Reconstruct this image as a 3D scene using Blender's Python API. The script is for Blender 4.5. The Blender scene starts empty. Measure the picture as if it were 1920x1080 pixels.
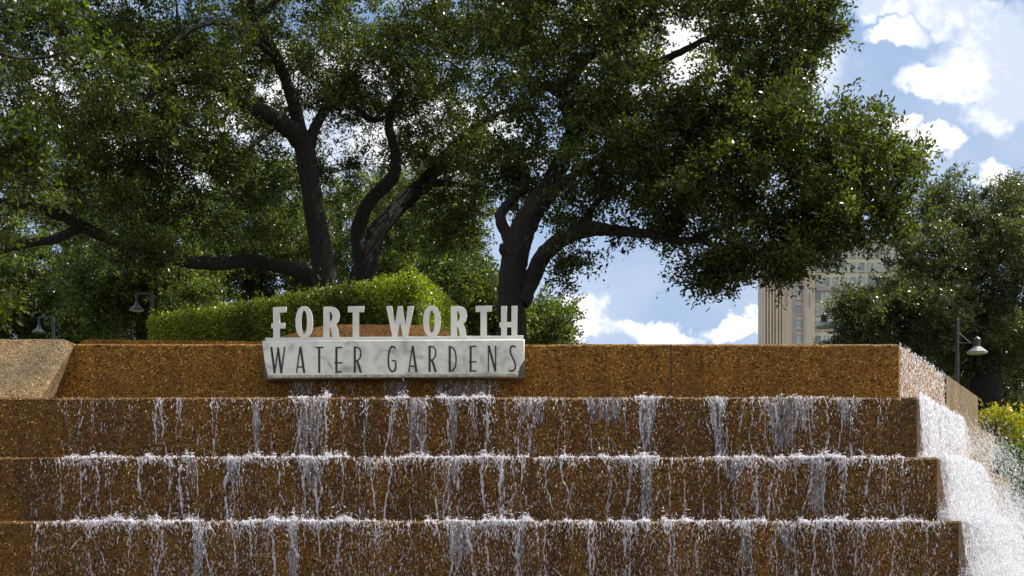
import bpy, bmesh, math, random
import numpy as np
from mathutils import Vector
R = math.radians
random.seed(7)
rng = np.random.default_rng(11)
scene = bpy.context.scene

# ------------------------------------------------------------------ camera
FP = 2400.0                      # focal length in photo pixels (1920 wide)
EYE = 1.6
HZ = 990.0                       # photo row of the eye-level line
cam_d = bpy.data.cameras.new('camera'); cam = bpy.data.objects.new('camera', cam_d)
scene.collection.objects.link(cam)
cam.location = (0, 0, EYE); cam.rotation_euler = (R(90), 0, 0)
cam_d.sensor_width = 36; cam_d.lens = 36 * FP / 1920
cam_d.shift_y = (HZ - 540) / 1920
cam_d.clip_start = 0.1; cam_d.clip_end = 20000
scene.camera = cam
scene.view_settings.view_transform = 'Standard'
scene.view_settings.look = 'None'
scene.view_settings.gamma = 1.0
scene.view_settings.exposure = 0.5
scene.cycles.max_bounces = 7
scene.cycles.diffuse_bounces = 3
scene.cycles.transparent_max_bounces = 12

SUN_AZ, SUN_EL = R(76), R(52)    # azimuth from +Y towards +X
sun_dir = Vector((math.sin(SUN_AZ)*math.cos(SUN_EL), math.cos(SUN_AZ)*math.cos(SUN_EL), math.sin(SUN_EL)))
sd = bpy.data.lights.new('sun', 'SUN'); sd.energy = 5.0; sd.angle = R(0.55); sd.color = (1.0, .95, .86)
so = bpy.data.objects.new('sun', sd); scene.collection.objects.link(so)
so.rotation_euler = sun_dir.to_track_quat('Z', 'Y').to_euler()

# ------------------------------------------------------------------ world
def make_world():
    w = bpy.data.worlds.new('World'); scene.world = w; w.use_nodes = True
    nt = w.node_tree; nt.nodes.clear()
    N = nt.nodes.new; L = nt.links.new
    def val(x):
        n = N('ShaderNodeValue'); n.outputs[0].default_value = x; return n.outputs[0]
    def M(op, a, b=None, c=None, clamp=False):
        n = N('ShaderNodeMath'); n.operation = op; n.use_clamp = clamp
        for i, v in enumerate((a, b, c)):
            if v is None: continue
            if isinstance(v, (int, float)): n.inputs[i].default_value = v
            else: L(v, n.inputs[i])
        return n.outputs[0]
    def ss(x, a, b):
        n = N('ShaderNodeMapRange'); n.interpolation_type = 'SMOOTHSTEP'
        L(x, n.inputs[0]); n.inputs[1].default_value = a; n.inputs[2].default_value = b
        return n.outputs[0]
    tc = N('ShaderNodeTexCoord'); sp = N('ShaderNodeSeparateXYZ'); L(tc.outputs['Generated'], sp.inputs[0])
    x, y, z = sp.outputs
    yy = M('MAXIMUM', y, 0.15)
    u0 = M('DIVIDE', x, yy); v0 = M('DIVIDE', z, yy)       # direction as slope right / slope up
    def noise(scale, detail, rough=.55, vec=None, dist=0):
        n = N('ShaderNodeTexNoise'); n.inputs['Scale'].default_value = scale
        n.inputs['Detail'].default_value = detail; n.inputs['Roughness'].default_value = rough
        n.inputs['Distortion'].default_value = dist
        L(vec or tc.outputs['Generated'], n.inputs['Vector']); return n
    wn = noise(9, 5, .62); ws = N('ShaderNodeSeparateColor'); L(wn.outputs['Color'], ws.inputs[0])
    wn2 = noise(34, 6, .6); ws2 = N('ShaderNodeSeparateColor'); L(wn2.outputs['Color'], ws2.inputs[0])
    u = M('ADD', u0, M('ADD', M('MULTIPLY', M('SUBTRACT', ws.outputs[0], .5), .11), M('MULTIPLY', M('SUBTRACT', ws2.outputs[0], .5), .045)))
    v = M('ADD', v0, M('ADD', M('MULTIPLY', M('SUBTRACT', ws.outputs[1], .5), .08), M('MULTIPLY', M('SUBTRACT', ws2.outputs[1], .5), .045)))
    def blob(px, py, rx, ry, uu=u, vv=v):
        du = M('DIVIDE', M('SUBTRACT', uu, (px-960)/FP), rx/FP)
        dv = M('DIVIDE', M('SUBTRACT', vv, (HZ-py)/FP), ry/FP)
        return M('SUBTRACT', 1, M('SQRT', M('ADD', M('MULTIPLY', du, du), M('MULTIPLY', dv, dv))))
    def union(bl):
        o = blob(*bl[0])
        for b in bl[1:]: o = M('MAXIMUM', o, blob(*b))
        return o
    white = union([(1672, 52, 62, 28), (1700, -10, 170, 40), (1850, 95, 130, 95), (1775, 140, 100, 46), (1905, 160, 140, 90), (1780, 15, 110, 40),
                   (1768, 262, 66, 32), (1695, 235, 45, 25), (1880, 340, 36, 32), (1128, 592, 66, 62), (1085, 632, 110, 26), (1250, 618, 90, 30), (1390, 600, 70, 26),
                   (600, 260, 480, 150), (560, 120, 200, 90), (1300, 100, 300, 130), (1050, -60, 260, 120), (200, 180, 260, 120), (2250, 300, 180, 90), (-300, 250, 260, 160)])
    wm = ss(white, -.06, .40)
    blue = union([(430, 20, 170, 110), (720, 60, 90, 70), (860, -5, 60, 30), (1895, -12, 60, 34), (560, 60, 60, 60)])
    bm = ss(blue, -.1, .5)
    gen = noise(3.2, 8, .58, dist=.3)
    gm = ss(gen.outputs['Fac'], .46, .62)
    front = ss(y, .12, .3)                                 # the charted sky ahead; loose cumulus elsewhere
    soft = noise(7, 5, .55)
    # colours
    def rgb(c):
        n = N('ShaderNodeRGB'); n.outputs[0].default_value = (*c, 1); return n.outputs[0]
    def mix(f, a, b):
        n = N('ShaderNodeMix'); n.data_type = 'RGBA'
        if isinstance(f, (int, float)): n.inputs[0].default_value = f
        else: L(f, n.inputs[0])
        L(a, n.inputs[6]); L(b, n.inputs[7]); return n.outputs[2]
    K = 10.0
    sky = N('ShaderNodeTexSky'); sky.sky_type = 'NISHITA'; sky.sun_disc = False
    sky.sun_elevation = SUN_EL; sky.sun_rotation = SUN_AZ; sky.air_density = 1.0; sky.dust_density = .6; sky.ozone_density = 2.5
    veil = mix(M('ADD', M('MULTIPLY', ss(soft.outputs['Fac'], .32, .62), .75), M('MULTIPLY', ss(v0, .24, .12), .35), clamp=True), rgb((.26*K, .37*K, .56*K)), rgb((.42*K, .50*K, .64*K)))
    veil_f = M('SUBTRACT', .96, M('MULTIPLY', bm, .9))
    base = mix(veil_f, sky.outputs[0], veil)
    shade = ss(noise(13, 6, .62).outputs['Fac'], .42, .58)
    cloudc = mix(shade, rgb((.52*K, .58*K, .70*K)), rgb((.95*K, .95*K, .96*K)))
    ahead = mix(M('MULTIPLY', wm, M('SUBTRACT', 1, M('MULTIPLY', bm, .9))), base, cloudc)
    rear = mix(gm, mix(.35, sky.outputs[0], veil), rgb((1.05*K, 1.02*K, 1.0*K)))
    col = mix(front, rear, ahead)
    bg = N('ShaderNodeBackground'); L(col, bg.inputs[0]); bg.inputs[1].default_value = .1
    out = N('ShaderNodeOutputWorld'); L(bg.outputs[0], out.inputs[0])
make_world()

# ------------------------------------------------------------------ helpers
def at(px, py, D): return Vector(((px-960)/FP*D, D, EYE + (HZ-py)/FP*D))
def tag(o, label=None, cat=None, group=None, kind=None):
    if label: o['label'] = label
    if cat: o['category'] = cat
    if group: o['group'] = group
    if kind: o['kind'] = kind
    return o
def empty(name, loc=(0, 0, 0), rz=0):
    o = bpy.data.objects.new(name, None); scene.collection.objects.link(o)
    o.location = loc; o.rotation_euler.z = rz; o.empty_display_size = .2
    return o
def link(name, me, mat, parent=None):
    o = bpy.data.objects.new(name, me); scene.collection.objects.link(o)
    if mat: me.materials.append(mat)
    if parent is not None:
        o.parent = parent
        p = parent
        off = Vector((0, 0, 0))
        while p is not None:
            off += Vector(p.location); p = p.parent
        o.location = -off          # geometry is written in world space
    return o
def np_mesh(name, V, F):
    """V (n,3), F (m,k) equal sized faces"""
    V = np.asarray(V, np.float32); F = np.asarray(F, np.int32)
    me = bpy.data.meshes.new(name); m, k = F.shape
    me.vertices.add(len(V)); me.vertices.foreach_set('co', V.ravel())
    me.loops.add(m*k); me.loops.foreach_set('vertex_index', F.ravel())
    me.polygons.add(m); me.polygons.foreach_set('loop_start', np.arange(0, m*k, k, dtype=np.int32))
    me.update(calc_edges=True)
    return me
class MB:
    def __init__(s): s.v = []; s.f = []
    def add(s, v, f):
        o = len(s.v); s.v += [tuple(p) for p in v]; s.f += [tuple(i+o for i in g) for g in f]
    def box(s, a, b):
        (x0, y0, z0), (x1, y1, z1) = a, b
        x0, x1 = sorted((x0, x1)); y0, y1 = sorted((y0, y1)); z0, z1 = sorted((z0, z1))
        s.add([(x0,y0,z0),(x1,y0,z0),(x1,y1,z0),(x0,y1,z0),(x0,y0,z1),(x1,y0,z1),(x1,y1,z1),(x0,y1,z1)],
              [(0,3,2,1),(4,5,6,7),(0,1,5,4),(1,2,6,5),(2,3,7,6),(3,0,4,7)])
    def lathe(s, c, prof, n=16, ph=0):
        v = []; f = []
        for r, z in prof:
            for k in range(n):
                a = 2*math.pi*k/n + ph; v.append((c[0]+r*math.cos(a), c[1]+r*math.sin(a), c[2]+z))
        for j in range(len(prof)-1):
            for k in range(n):
                f.append((j*n+k, j*n+(k+1) % n, (j+1)*n+(k+1) % n, (j+1)*n+k))
        f.append(tuple(range(n))[::-1]); f.append(tuple((len(prof)-1)*n+k for k in range(n)))
        s.add(v, f)
    def bar(s, p, q, r, n=8, r2=None):
        p = Vector(p); q = Vector(q); d = (q-p).normalized(); r2 = r if r2 is None else r2
        a = d.orthogonal().normalized(); b = d.cross(a); v = []
        for c, rr in ((p, r), (q, r2)):
            for k in range(n):
                t = 2*math.pi*(k+.5)/n; v.append(c + a*math.cos(t)*rr + b*math.sin(t)*rr)
        s.add(v, [(k, (k+1) % n, n+(k+1) % n, n+k) for k in range(n)] + [tuple(range(n))[::-1], tuple(range(n, 2*n))])
    def prism(s, pts, y0, y1):           # pts = (x,z) outline, extruded along y
        n = len(pts)
        s.add([(x, y0, z) for x, z in pts] + [(x, y1, z) for x, z in pts],
              [tuple(range(n))[::-1], tuple(range(n, 2*n))] + [(k, (k+1) % n, n+(k+1) % n, n+k) for k in range(n)])
    def build(s, name, mat, parent=None, smooth=False):
        me = bpy.data.meshes.new(name); me.from_pydata(s.v, [], s.f); me.update()
        bm = bmesh.new(); bm.from_mesh(me); bmesh.ops.recalc_face_normals(bm, faces=bm.faces); bm.to_mesh(me); bm.free()
        if smooth: me.polygons.foreach_set('use_smooth', [True]*len(me.polygons))
        return link(name, me, mat, parent)

# ------------------------------------------------------------------ materials
def new_mat(name):
    m = bpy.data.materials.new(name); m.use_nodes = True; nt = m.node_tree
    return m, nt, nt.nodes['Principled BSDF'], nt.nodes.new, nt.links.new
def simple(name, col, rough=.5, metal=0, noise_amt=.15, scale=20, spec=.5):
    m, nt, b, N, L = new_mat(name)
    tc = N('ShaderNodeTexCoord'); n = N('ShaderNodeTexNoise'); n.inputs['Scale'].default_value = scale; n.inputs['Detail'].default_value = 6
    L(tc.outputs['Object'], n.inputs['Vector'])
    r = N('ShaderNodeValToRGB'); L(n.outputs['Fac'], r.inputs[0])
    r.color_ramp.elements[0].position = .3; r.color_ramp.elements[1].position = .7
    r.color_ramp.elements[0].color = (*[c*(1-noise_amt) for c in col], 1); r.color_ramp.elements[1].color = (*[min(1, c*(1+noise_amt)) for c in col], 1)
    L(r.outputs[0], b.inputs['Base Color']); b.inputs['Roughness'].default_value = rough; b.inputs['Metallic'].default_value = metal
    b.inputs['Specular IOR Level'].default_value = spec
    return m

def aggregate(name, cols, wet=.3, scale=95, dark=.5, streak=True, bumpd=.006, spec=.5):
    """exposed pebble concrete"""
    m, nt, b, N, L = new_mat(name)
    tc = N('ShaderNodeTexCoord'); vec = tc.outputs['Object']
    wn = N('ShaderNodeTexNoise'); wn.inputs['Scale'].default_value = 60; L(vec, wn.inputs['Vector'])
    add = N('ShaderNodeVectorMath'); add.operation = 'MULTIPLY_ADD'; L(wn.outputs['Color'], add.inputs[0]); add.inputs[1].default_value = (.012, .012, .012); L(vec, add.inputs[2])
    v1 = N('ShaderNodeTexVoronoi'); v1.inputs['Scale'].default_value = scale; L(add.outputs[0], v1.inputs['Vector'])
    sc = N('ShaderNodeSeparateColor'); L(v1.outputs['Color'], sc.inputs[0])
    ramp = N('ShaderNodeValToRGB'); L(sc.outputs[0], ramp.inputs[0]); cr = ramp.color_ramp
    cr.interpolation = 'CONSTANT'
    while len(cr.elements) < len(cols): cr.elements.new(.5)
    for i, (p, c) in enumerate(cols):
        cr.elements[i].position = p; cr.elements[i].color = (*c, 1)
    # mortar between pebbles
    v2 = N('ShaderNodeTexVoronoi'); v2.feature = 'DISTANCE_TO_EDGE'; v2.inputs['Scale'].default_value = scale; L(add.outputs[0], v2.inputs['Vector'])
    e = N('ShaderNodeMapRange'); L(v2.outputs['Distance'], e.inputs[0]); e.inputs[1].default_value = .02; e.inputs[2].default_value = .16; e.inputs[3].default_value = dark; e.inputs[4].default_value = 1
    # broad stains, stretched downwards
    mp = N('ShaderNodeMapping'); mp.inputs['Scale'].default_value = (1, 1, .22) if streak else (1, 1, 1); L(vec, mp.inputs[0])
    n2 = N('ShaderNodeTexNoise'); n2.inputs['Scale'].default_value = 3.2; n2.inputs['Detail'].default_value = 8; n2.inputs['Roughness'].default_value = .65; L(mp.outputs[0], n2.inputs['Vector'])
    s2 = N('ShaderNodeMapRange'); L(n2.outputs['Fac'], s2.inputs[0]); s2.inputs[1].default_value = .3; s2.inputs[2].default_value = .7; s2.inputs[3].default_value = .50; s2.inputs[4].default_value = 1.35
    n3 = N('ShaderNodeTexNoise'); n3.inputs['Scale'].default_value = 14; n3.inputs['Detail'].default_value = 4; L(vec, n3.inputs['Vector'])
    s3 = N('ShaderNodeMapRange'); L(n3.outputs['Fac'], s3.inputs[0]); s3.inputs[1].default_value = .3; s3.inputs[2].default_value = .7; s3.inputs[3].default_value = .85; s3.inputs[4].default_value = 1.15
    m1 = N('ShaderNodeMath'); m1.operation = 'MULTIPLY'; L(e.outputs[0], m1.inputs[0]); L(s2.outputs[0], m1.inputs[1])
    m2 = N('ShaderNodeMath'); m2.operation = 'MULTIPLY'; L(m1.outputs[0], m2.inputs[0]); L(s3.outputs[0], m2.inputs[1])
    vm = N('ShaderNodeVectorMath'); vm.operation = 'SCALE'; L(ramp.outputs[0], vm.inputs[0]); L(m2.outputs[0], vm.inputs['Scale'])
    L(vm.outputs[0], b.inputs['Base Color']); b.inputs['Specular IOR Level'].default_value = spec
    rn = N('ShaderNodeMapRange'); L(n2.outputs['Fac'], rn.inputs[0]); rn.inputs[1].default_value = .35; rn.inputs[2].default_value = .65; rn.inputs[3].default_value = wet; rn.inputs[4].default_value = min(1, wet+.3)
    L(rn.outputs[0], b.inputs['Roughness'])
    bp = N('ShaderNodeBump'); bp.inputs['Strength'].default_value = .8; bp.inputs['Distance'].default_value = bumpd
    hh = N('ShaderNodeMapRange'); L(v2.outputs['Distance'], hh.inputs[0]); hh.inputs[1].default_value = 0; hh.inputs[2].default_value = .4
    ha = N('ShaderNodeMath'); ha.operation = 'MULTIPLY_ADD'; L(sc.outputs[1], ha.inputs[0]); ha.inputs[1].default_value = .7; L(hh.outputs[0], ha.inputs[2])
    L(ha.outputs[0], bp.inputs['Height']); L(bp.outputs[0], b.inputs['Normal'])
    return m
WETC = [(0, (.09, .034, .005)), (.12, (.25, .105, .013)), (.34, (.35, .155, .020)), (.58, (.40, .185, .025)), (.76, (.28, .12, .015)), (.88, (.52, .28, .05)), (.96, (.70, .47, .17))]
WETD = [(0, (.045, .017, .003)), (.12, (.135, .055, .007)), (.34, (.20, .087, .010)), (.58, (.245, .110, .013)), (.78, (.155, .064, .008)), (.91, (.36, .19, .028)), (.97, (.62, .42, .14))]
DRYC = [(0, (.08, .048, .018)), (.08, (.22, .135, .050)), (.35, (.31, .195, .075)), (.6, (.26, .16, .058)), (.8, (.37, .25, .11)), (.95, (.12, .07, .03)), (.98, (.48, .38, .26))]
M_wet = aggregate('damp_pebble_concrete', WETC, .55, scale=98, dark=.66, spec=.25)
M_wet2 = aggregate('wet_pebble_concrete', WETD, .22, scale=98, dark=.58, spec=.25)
M_dry = aggregate('dry_pebble_concrete', DRYC, .6, scale=84, dark=.65)
M_planter = aggregate('orange_pebble_concrete', [(0, (.2, .08, .03)), (.1, (.48, .25, .08)), (.5, (.60, .34, .12)), (.8, (.45, .22, .07)), (.95, (.75, .55, .32))], .6, dark=.65)  # sunlight missing on the planter put into a brighter orange
M_pave = aggregate('pebble_paving', DRYC, .7, scale=60, dark=.7, streak=False)

def leaf_mat(name, c1, c2, trans=.45, tcol=None, rough=.34, accent=None):
    m, nt, b, N, L = new_mat(name)
    g = N('ShaderNodeNewGeometry'); r = N('ShaderNodeValToRGB'); L(g.outputs['Random Per Island'], r.inputs[0])
    r.color_ramp.elements[0].color = (*c1, 1); r.color_ramp.elements[1].color = (*c2, 1)
    if accent:
        e = r.color_ramp.elements.new(.86); e.color = (*c2, 1); r.color_ramp.elements[-1].color = (*accent, 1)
    tc = N('ShaderNodeTexCoord'); n = N('ShaderNodeTexNoise'); n.inputs['Scale'].default_value = .9; n.inputs['Detail'].default_value = 3; L(tc.outputs['Object'], n.inputs['Vector'])
    mr = N('ShaderNodeMapRange'); L(n.outputs['Fac'], mr.inputs[0]); mr.inputs[1].default_value = .3; mr.inputs[2].default_value = .7; mr.inputs[3].default_value = .42; mr.inputs[4].default_value = 1.65
    vm = N('ShaderNodeVectorMath'); vm.operation = 'SCALE'; L(r.outputs[0], vm.inputs[0]); L(mr.outputs[0], vm.inputs['Scale'])
    L(vm.outputs[0], b.inputs['Base Color']); b.inputs['Roughness'].default_value = rough; b.inputs['Specular IOR Level'].default_value = .42
    t = N('ShaderNodeBsdfTranslucent')
    tv = N('ShaderNodeVectorMath'); tv.operation = 'MULTIPLY'; L(vm.outputs[0], tv.inputs[0]); tv.inputs[1].default_value = tcol or (2.3, 2.4, .65)
    L(tv.outputs[0], t.inputs[0])
    mx = N('ShaderNodeMixShader'); mx.inputs[0].default_value = trans; L(b.outputs[0], mx.inputs[1]); L(t.outputs[0], mx.inputs[2])
    L(mx.outputs[0], nt.nodes['Material Output'].inputs[0])
    return m
M_leaf = leaf_mat('oak_leaf', (.007, .013, .003), (.088, .108, .021), .40, rough=.30)
M_leaf_near = leaf_mat('near_oak_leaf', (.008, .015, .003), (.070, .096, .014), .36, rough=.30)
M_leaf_back = leaf_mat('far_oak_leaf', (.014, .024, .007), (.125, .155, .034), .40, rough=.34)
M_leaf_right = leaf_mat('grey_oak_leaf', (.012, .018, .009), (.125, .142, .062), .32, rough=.32)
M_hedge = leaf_mat('hedge_leaf', (.022, .042, .004), (.21, .25, .018), .34, rough=.36)
M_nandina = leaf_mat('nandina_leaf', (.07, .13, .012), (.36, .34, .03), .45, tcol=(1.4, 1.4, .5), accent=(.62, .16, .03))
M_shrub = leaf_mat('shrub_leaf', (.03, .065, .010), (.11, .17, .022), .36)
M_leaf_shade = leaf_mat('shaded_leaf', (.010, .017, .007), (.028, .042, .015), .15)  # deep shade under the trees put into a darker leaf colour

def bark():
    m, nt, b, N, L = new_mat('oak_bark')
    tc = N('ShaderNodeTexCoord'); mp = N('ShaderNodeMapping'); mp.inputs['Scale'].default_value = (1, 1, .3); L(tc.outputs['Object'], mp.inputs[0])
    n = N('ShaderNodeTexNoise'); n.inputs['Scale'].default_value = 30; n.inputs['Detail'].default_value = 8; n.inputs['Roughness'].default_value = .7; L(mp.outputs[0], n.inputs['Vector'])
    r = N('ShaderNodeValToRGB'); L(n.outputs['Fac'], r.inputs[0]); r.color_ramp.elements[0].position = .35; r.color_ramp.elements[1].position = .7
    r.color_ramp.elements[0].color = (.008, .006, .005, 1); r.color_ramp.elements[1].color = (.055, .043, .034, 1)
    L(r.outputs[0], b.inputs['Base Color']); b.inputs['Roughness'].default_value = .9
    bp = N('ShaderNodeBump'); bp.inputs['Distance'].default_value = .07; L(n.outputs['Fac'], bp.inputs['Height']); L(bp.outputs[0], b.inputs['Normal'])
    return m
M_bark = bark()

def marble():
    m, nt, b, N, L = new_mat('grey_veined_marble')
    tc = N('ShaderNodeTexCoord')
    n = N('ShaderNodeTexNoise'); n.inputs['Scale'].default_value = 6.5; n.inputs['Detail'].default_value = 9; n.inputs['Roughness'].default_value = .55; n.inputs['Distortion'].default_value = 1.1
    L(tc.outputs['Object'], n.inputs['Vector'])
    r = N('ShaderNodeValToRGB'); L(n.outputs['Fac'], r.inputs[0]); cr = r.color_ramp
    cr.elements[0].position = .3; cr.elements[0].color = (.36, .35, .31, 1); cr.elements[1].position = .58; cr.elements[1].color = (.84, .80, .70, 1)
    e = cr.elements.new(.44); e.color = (.68, .66, .59, 1)
    L(r.outputs[0], b.inputs['Base Color']); b.inputs['Roughness'].default_value = .35
    return m
M_marble = marble()
M_letter = simple('pale_metal_letters', (.74, .70, .62), .45, 0, .12, 6)
M_black = simple('black_lettering', (.018, .018, .02), .5)
M_backing = simple('stained_backing', (.12, .11, .10), .6, 0, .4, 12)
M_lime = simple('limescale', (.42, .40, .30), .7, 0, .5, 30)
M_lamp = simple('dark_green_metal', (.045, .05, .045), .45, 0, .25, 15)
M_shade = simple('lamp_enamel', (.30, .31, .29), .4, 0, .15, 15)
M_shade_d = simple('dark_lamp_enamel', (.09, .095, .10), .3, 0, .2, 15)
M_diff = simple('lamp_underside', (.75, .68, .5), .5)
M_joint = simple('joint_sealant', (.06, .035, .02), .7)

def foam(name, tmax, col=(.80, .76, .84, 1)):
    m, nt, b, N, L = new_mat(name)
    b.inputs['Base Color'].default_value = col; b.inputs['Roughness'].default_value = .18; b.inputs['Specular IOR Level'].default_value = .8
    t = N('ShaderNodeBsdfTranslucent'); t.inputs[0].default_value = (.95, .95, .98, 1)
    g = N('ShaderNodeNewGeometry'); tr = N('ShaderNodeBsdfTransparent')
    mx = N('ShaderNodeMixShader'); mx.inputs[0].default_value = .5; L(b.outputs[0], mx.inputs[1]); L(t.outputs[0], mx.inputs[2])
    m2 = N('ShaderNodeMixShader')
    tc = N('ShaderNodeTexCoord'); mp = N('ShaderNodeMapping'); mp.inputs['Scale'].default_value = (75, 75, 32); L(tc.outputs['Object'], mp.inputs[0])
    nz = N('ShaderNodeTexNoise'); nz.inputs['Scale'].default_value = 1; nz.inputs['Detail'].default_value = 3; L(mp.outputs[0], nz.inputs['Vector'])
    ad = N('ShaderNodeMath'); ad.operation = 'MULTIPLY_ADD'; L(g.outputs['Random Per Island'], ad.inputs[0]); ad.inputs[1].default_value = .16; L(nz.outputs['Fac'], ad.inputs[2])
    mr = N('ShaderNodeMapRange'); L(ad.outputs[0], mr.inputs[0]); mr.inputs[1].default_value = .47; mr.inputs[2].default_value = .66; mr.inputs[3].default_value = .0; mr.inputs[4].default_value = tmax
    L(mr.outputs[0], m2.inputs[0]); L(mx.outputs[0], m2.inputs[1]); L(tr.outputs[0], m2.inputs[2])
    L(m2.outputs[0], nt.nodes['Material Output'].inputs[0]); return m
M_foam = foam('white_water', .88, (.93, .90, .95, 1)); M_spray = foam('sunlit_spray', .6, (.97, .97, .98, 1))
def film(name, lo, hi, white, scale=(26, 26, 5), cut=(.42, .62)):
    """thin running sheet of aerated water, holes where it tears"""
    m, nt, b, N, L = new_mat(name)
    tc = N('ShaderNodeTexCoord'); mp = N('ShaderNodeMapping'); mp.inputs['Scale'].default_value = scale; L(tc.outputs['Object'], mp.inputs[0])
    n = N('ShaderNodeTexNoise'); n.inputs['Scale'].default_value = 1; n.inputs['Detail'].default_value = 6; n.inputs['Roughness'].default_value = .62; n.inputs['Distortion'].default_value = .6; L(mp.outputs[0], n.inputs['Vector'])
    r = N('ShaderNodeMapRange'); L(n.outputs['Fac'], r.inputs[0]); r.inputs[1].default_value = cut[0]; r.inputs[2].default_value = cut[1]; r.inputs[3].default_value = lo; r.inputs[4].default_value = hi
    b.inputs['Base Color'].default_value = (white, white, white*1.03, 1); b.inputs['Roughness'].default_value = .12; b.inputs['Specular IOR Level'].default_value = .8
    bp = N('ShaderNodeBump'); bp.inputs['Distance'].default_value = .02; L(n.outputs['Fac'], bp.inputs['Height']); L(bp.outputs[0], b.inputs['Normal'])
    L(r.outputs[0], b.inputs['Alpha'])
    return m
M_film = film('water_film', .06, .50, .62, (40, 40, 6))
M_curtain = film('cascade_water', .0, .9, .97, (55, 55, 7), (.42, .62))
def pool_mat():
    m, nt, b, N, L = new_mat('pool_water')
    b.inputs['Base Color'].default_value = (.10, .14, .12, 1); b.inputs['Roughness'].default_value = .05
    tc = N('ShaderNodeTexCoord'); n = N('ShaderNodeTexNoise'); n.inputs['Scale'].default_value = 6; n.inputs['Detail'].default_value = 4; L(tc.outputs['Object'], n.inputs['Vector'])
    bp = N('ShaderNodeBump'); bp.inputs['Distance'].default_value = .04; L(n.outputs['Fac'], bp.inputs['Height']); L(bp.outputs[0], b.inputs['Normal'])
    return m
M_pool = pool_mat()
def ground_mat():
    m, nt, b, N, L = new_mat('lawn_and_soil')
    tc = N('ShaderNodeTexCoord'); n = N('ShaderNodeTexNoise'); n.inputs['Scale'].default_value = .6; n.inputs['Detail'].default_value = 10; L(tc.outputs['Object'], n.inputs['Vector'])
    r = N('ShaderNodeValToRGB'); L(n.outputs['Fac'], r.inputs[0]); r.color_ramp.elements[0].position = .4; r.color_ramp.elements[1].position = .6
    r.color_ramp.elements[0].color = (.05, .038, .022, 1); r.color_ramp.elements[1].color = (.045, .07, .02, 1)
    L(r.outputs[0], b.inputs['Base Color']); b.inputs['Roughness'].default_value = .95
    return m

# ------------------------------------------------------------------ ground
GB = 1.75                                     # level of the park behind the sunken fountain
def ground():
    xs = np.concatenate([[-3000, -800, -200, -60, -30, -15], np.arange(-12, 12.1, 1), [15, 30, 60, 200, 800, 3000]])
    ys = np.concatenate([[-3000, -500, -60, -15, -5, 0], np.arange(2, 13, 1), [13.2, 13.5, 14, 15, 17, 20, 25, 30, 40, 60, 120, 200, 500, 1500, 4000]])
    V = []
    for y in ys:
        for x in xs:
            V.append((x, y, GB if y >= 13.5 else 0.0))
    nx = len(xs); F = [(j*nx+i, j*nx+i+1, (j+1)*nx+i+1, (j+1)*nx+i) for j in range(len(ys)-1) for i in range(nx-1)]
    me = np_mesh('ground', V, F); o = link('ground', me, ground_mat()); tag(o, kind='structure')
    b = MB(); b.box((-14, 2.5, -.2), (14, 6.0, .012)); o = b.build('pavement', M_pave); tag(o, kind='structure')
    b = MB(); b.box((-12, 6.0, .05), (12, 13.2, .10)); o = b.build('water', M_pool); tag(o, kind='structure')
ground()

# ------------------------------------------------------------------ fountain
NT = 7
Ds = [10 - .45*i for i in range(NT)]
HR = [(990-645)*10/FP, (990-745)*9.55/FP, (990-857)*9.1/FP, (990-977)*8.65/FP]
for i in range(3): HR.append(HR[-1]-.47)
Zs = [EYE + h for h in HR]
CX = 3.02; SDX = .51; S1 = 2.06; S2 = 4.08
snorm = Vector((1, -.51, 0)).normalized()
fountain = empty('fountain', (0, 10, 0))
tag(fountain, 'stepped brown pebble concrete fountain with water running down its ledges', 'fountain')
def tier_outline(i):
    D = Ds[i]; pts = [(-9.0 - .05*i, D)]
    n = int((CX+9)/.035)
    for k in range(1, n+1): pts.append((-9 + (CX+9)*k/n, D))
    def side(s, off=0): return (CX + SDX*s + snorm.x*off, D + s + snorm.y*off)
    for s in np.arange(.03, S1, .035): pts.append(side(s))
    pts.append(side(S1))
    for s in np.arange(S1+.05, S2, .05): pts.append(side(s))
    e = side(S2); pts.append(e)
    pts.append((e[0]+.04*i, 15.5+.05*i)); pts.append((-9.0 - .05*i, 15.5+.05*i))
    return pts
def jit(k, amp, seed):
    r = np.random.default_rng(seed); a = r.normal(0, 1, k)
    return a*amp*.9 + np.interp(np.arange(k), np.arange(0, k+24, 12), r.normal(0, amp*1.3, len(np.arange(0, k+24, 12))))
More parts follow.
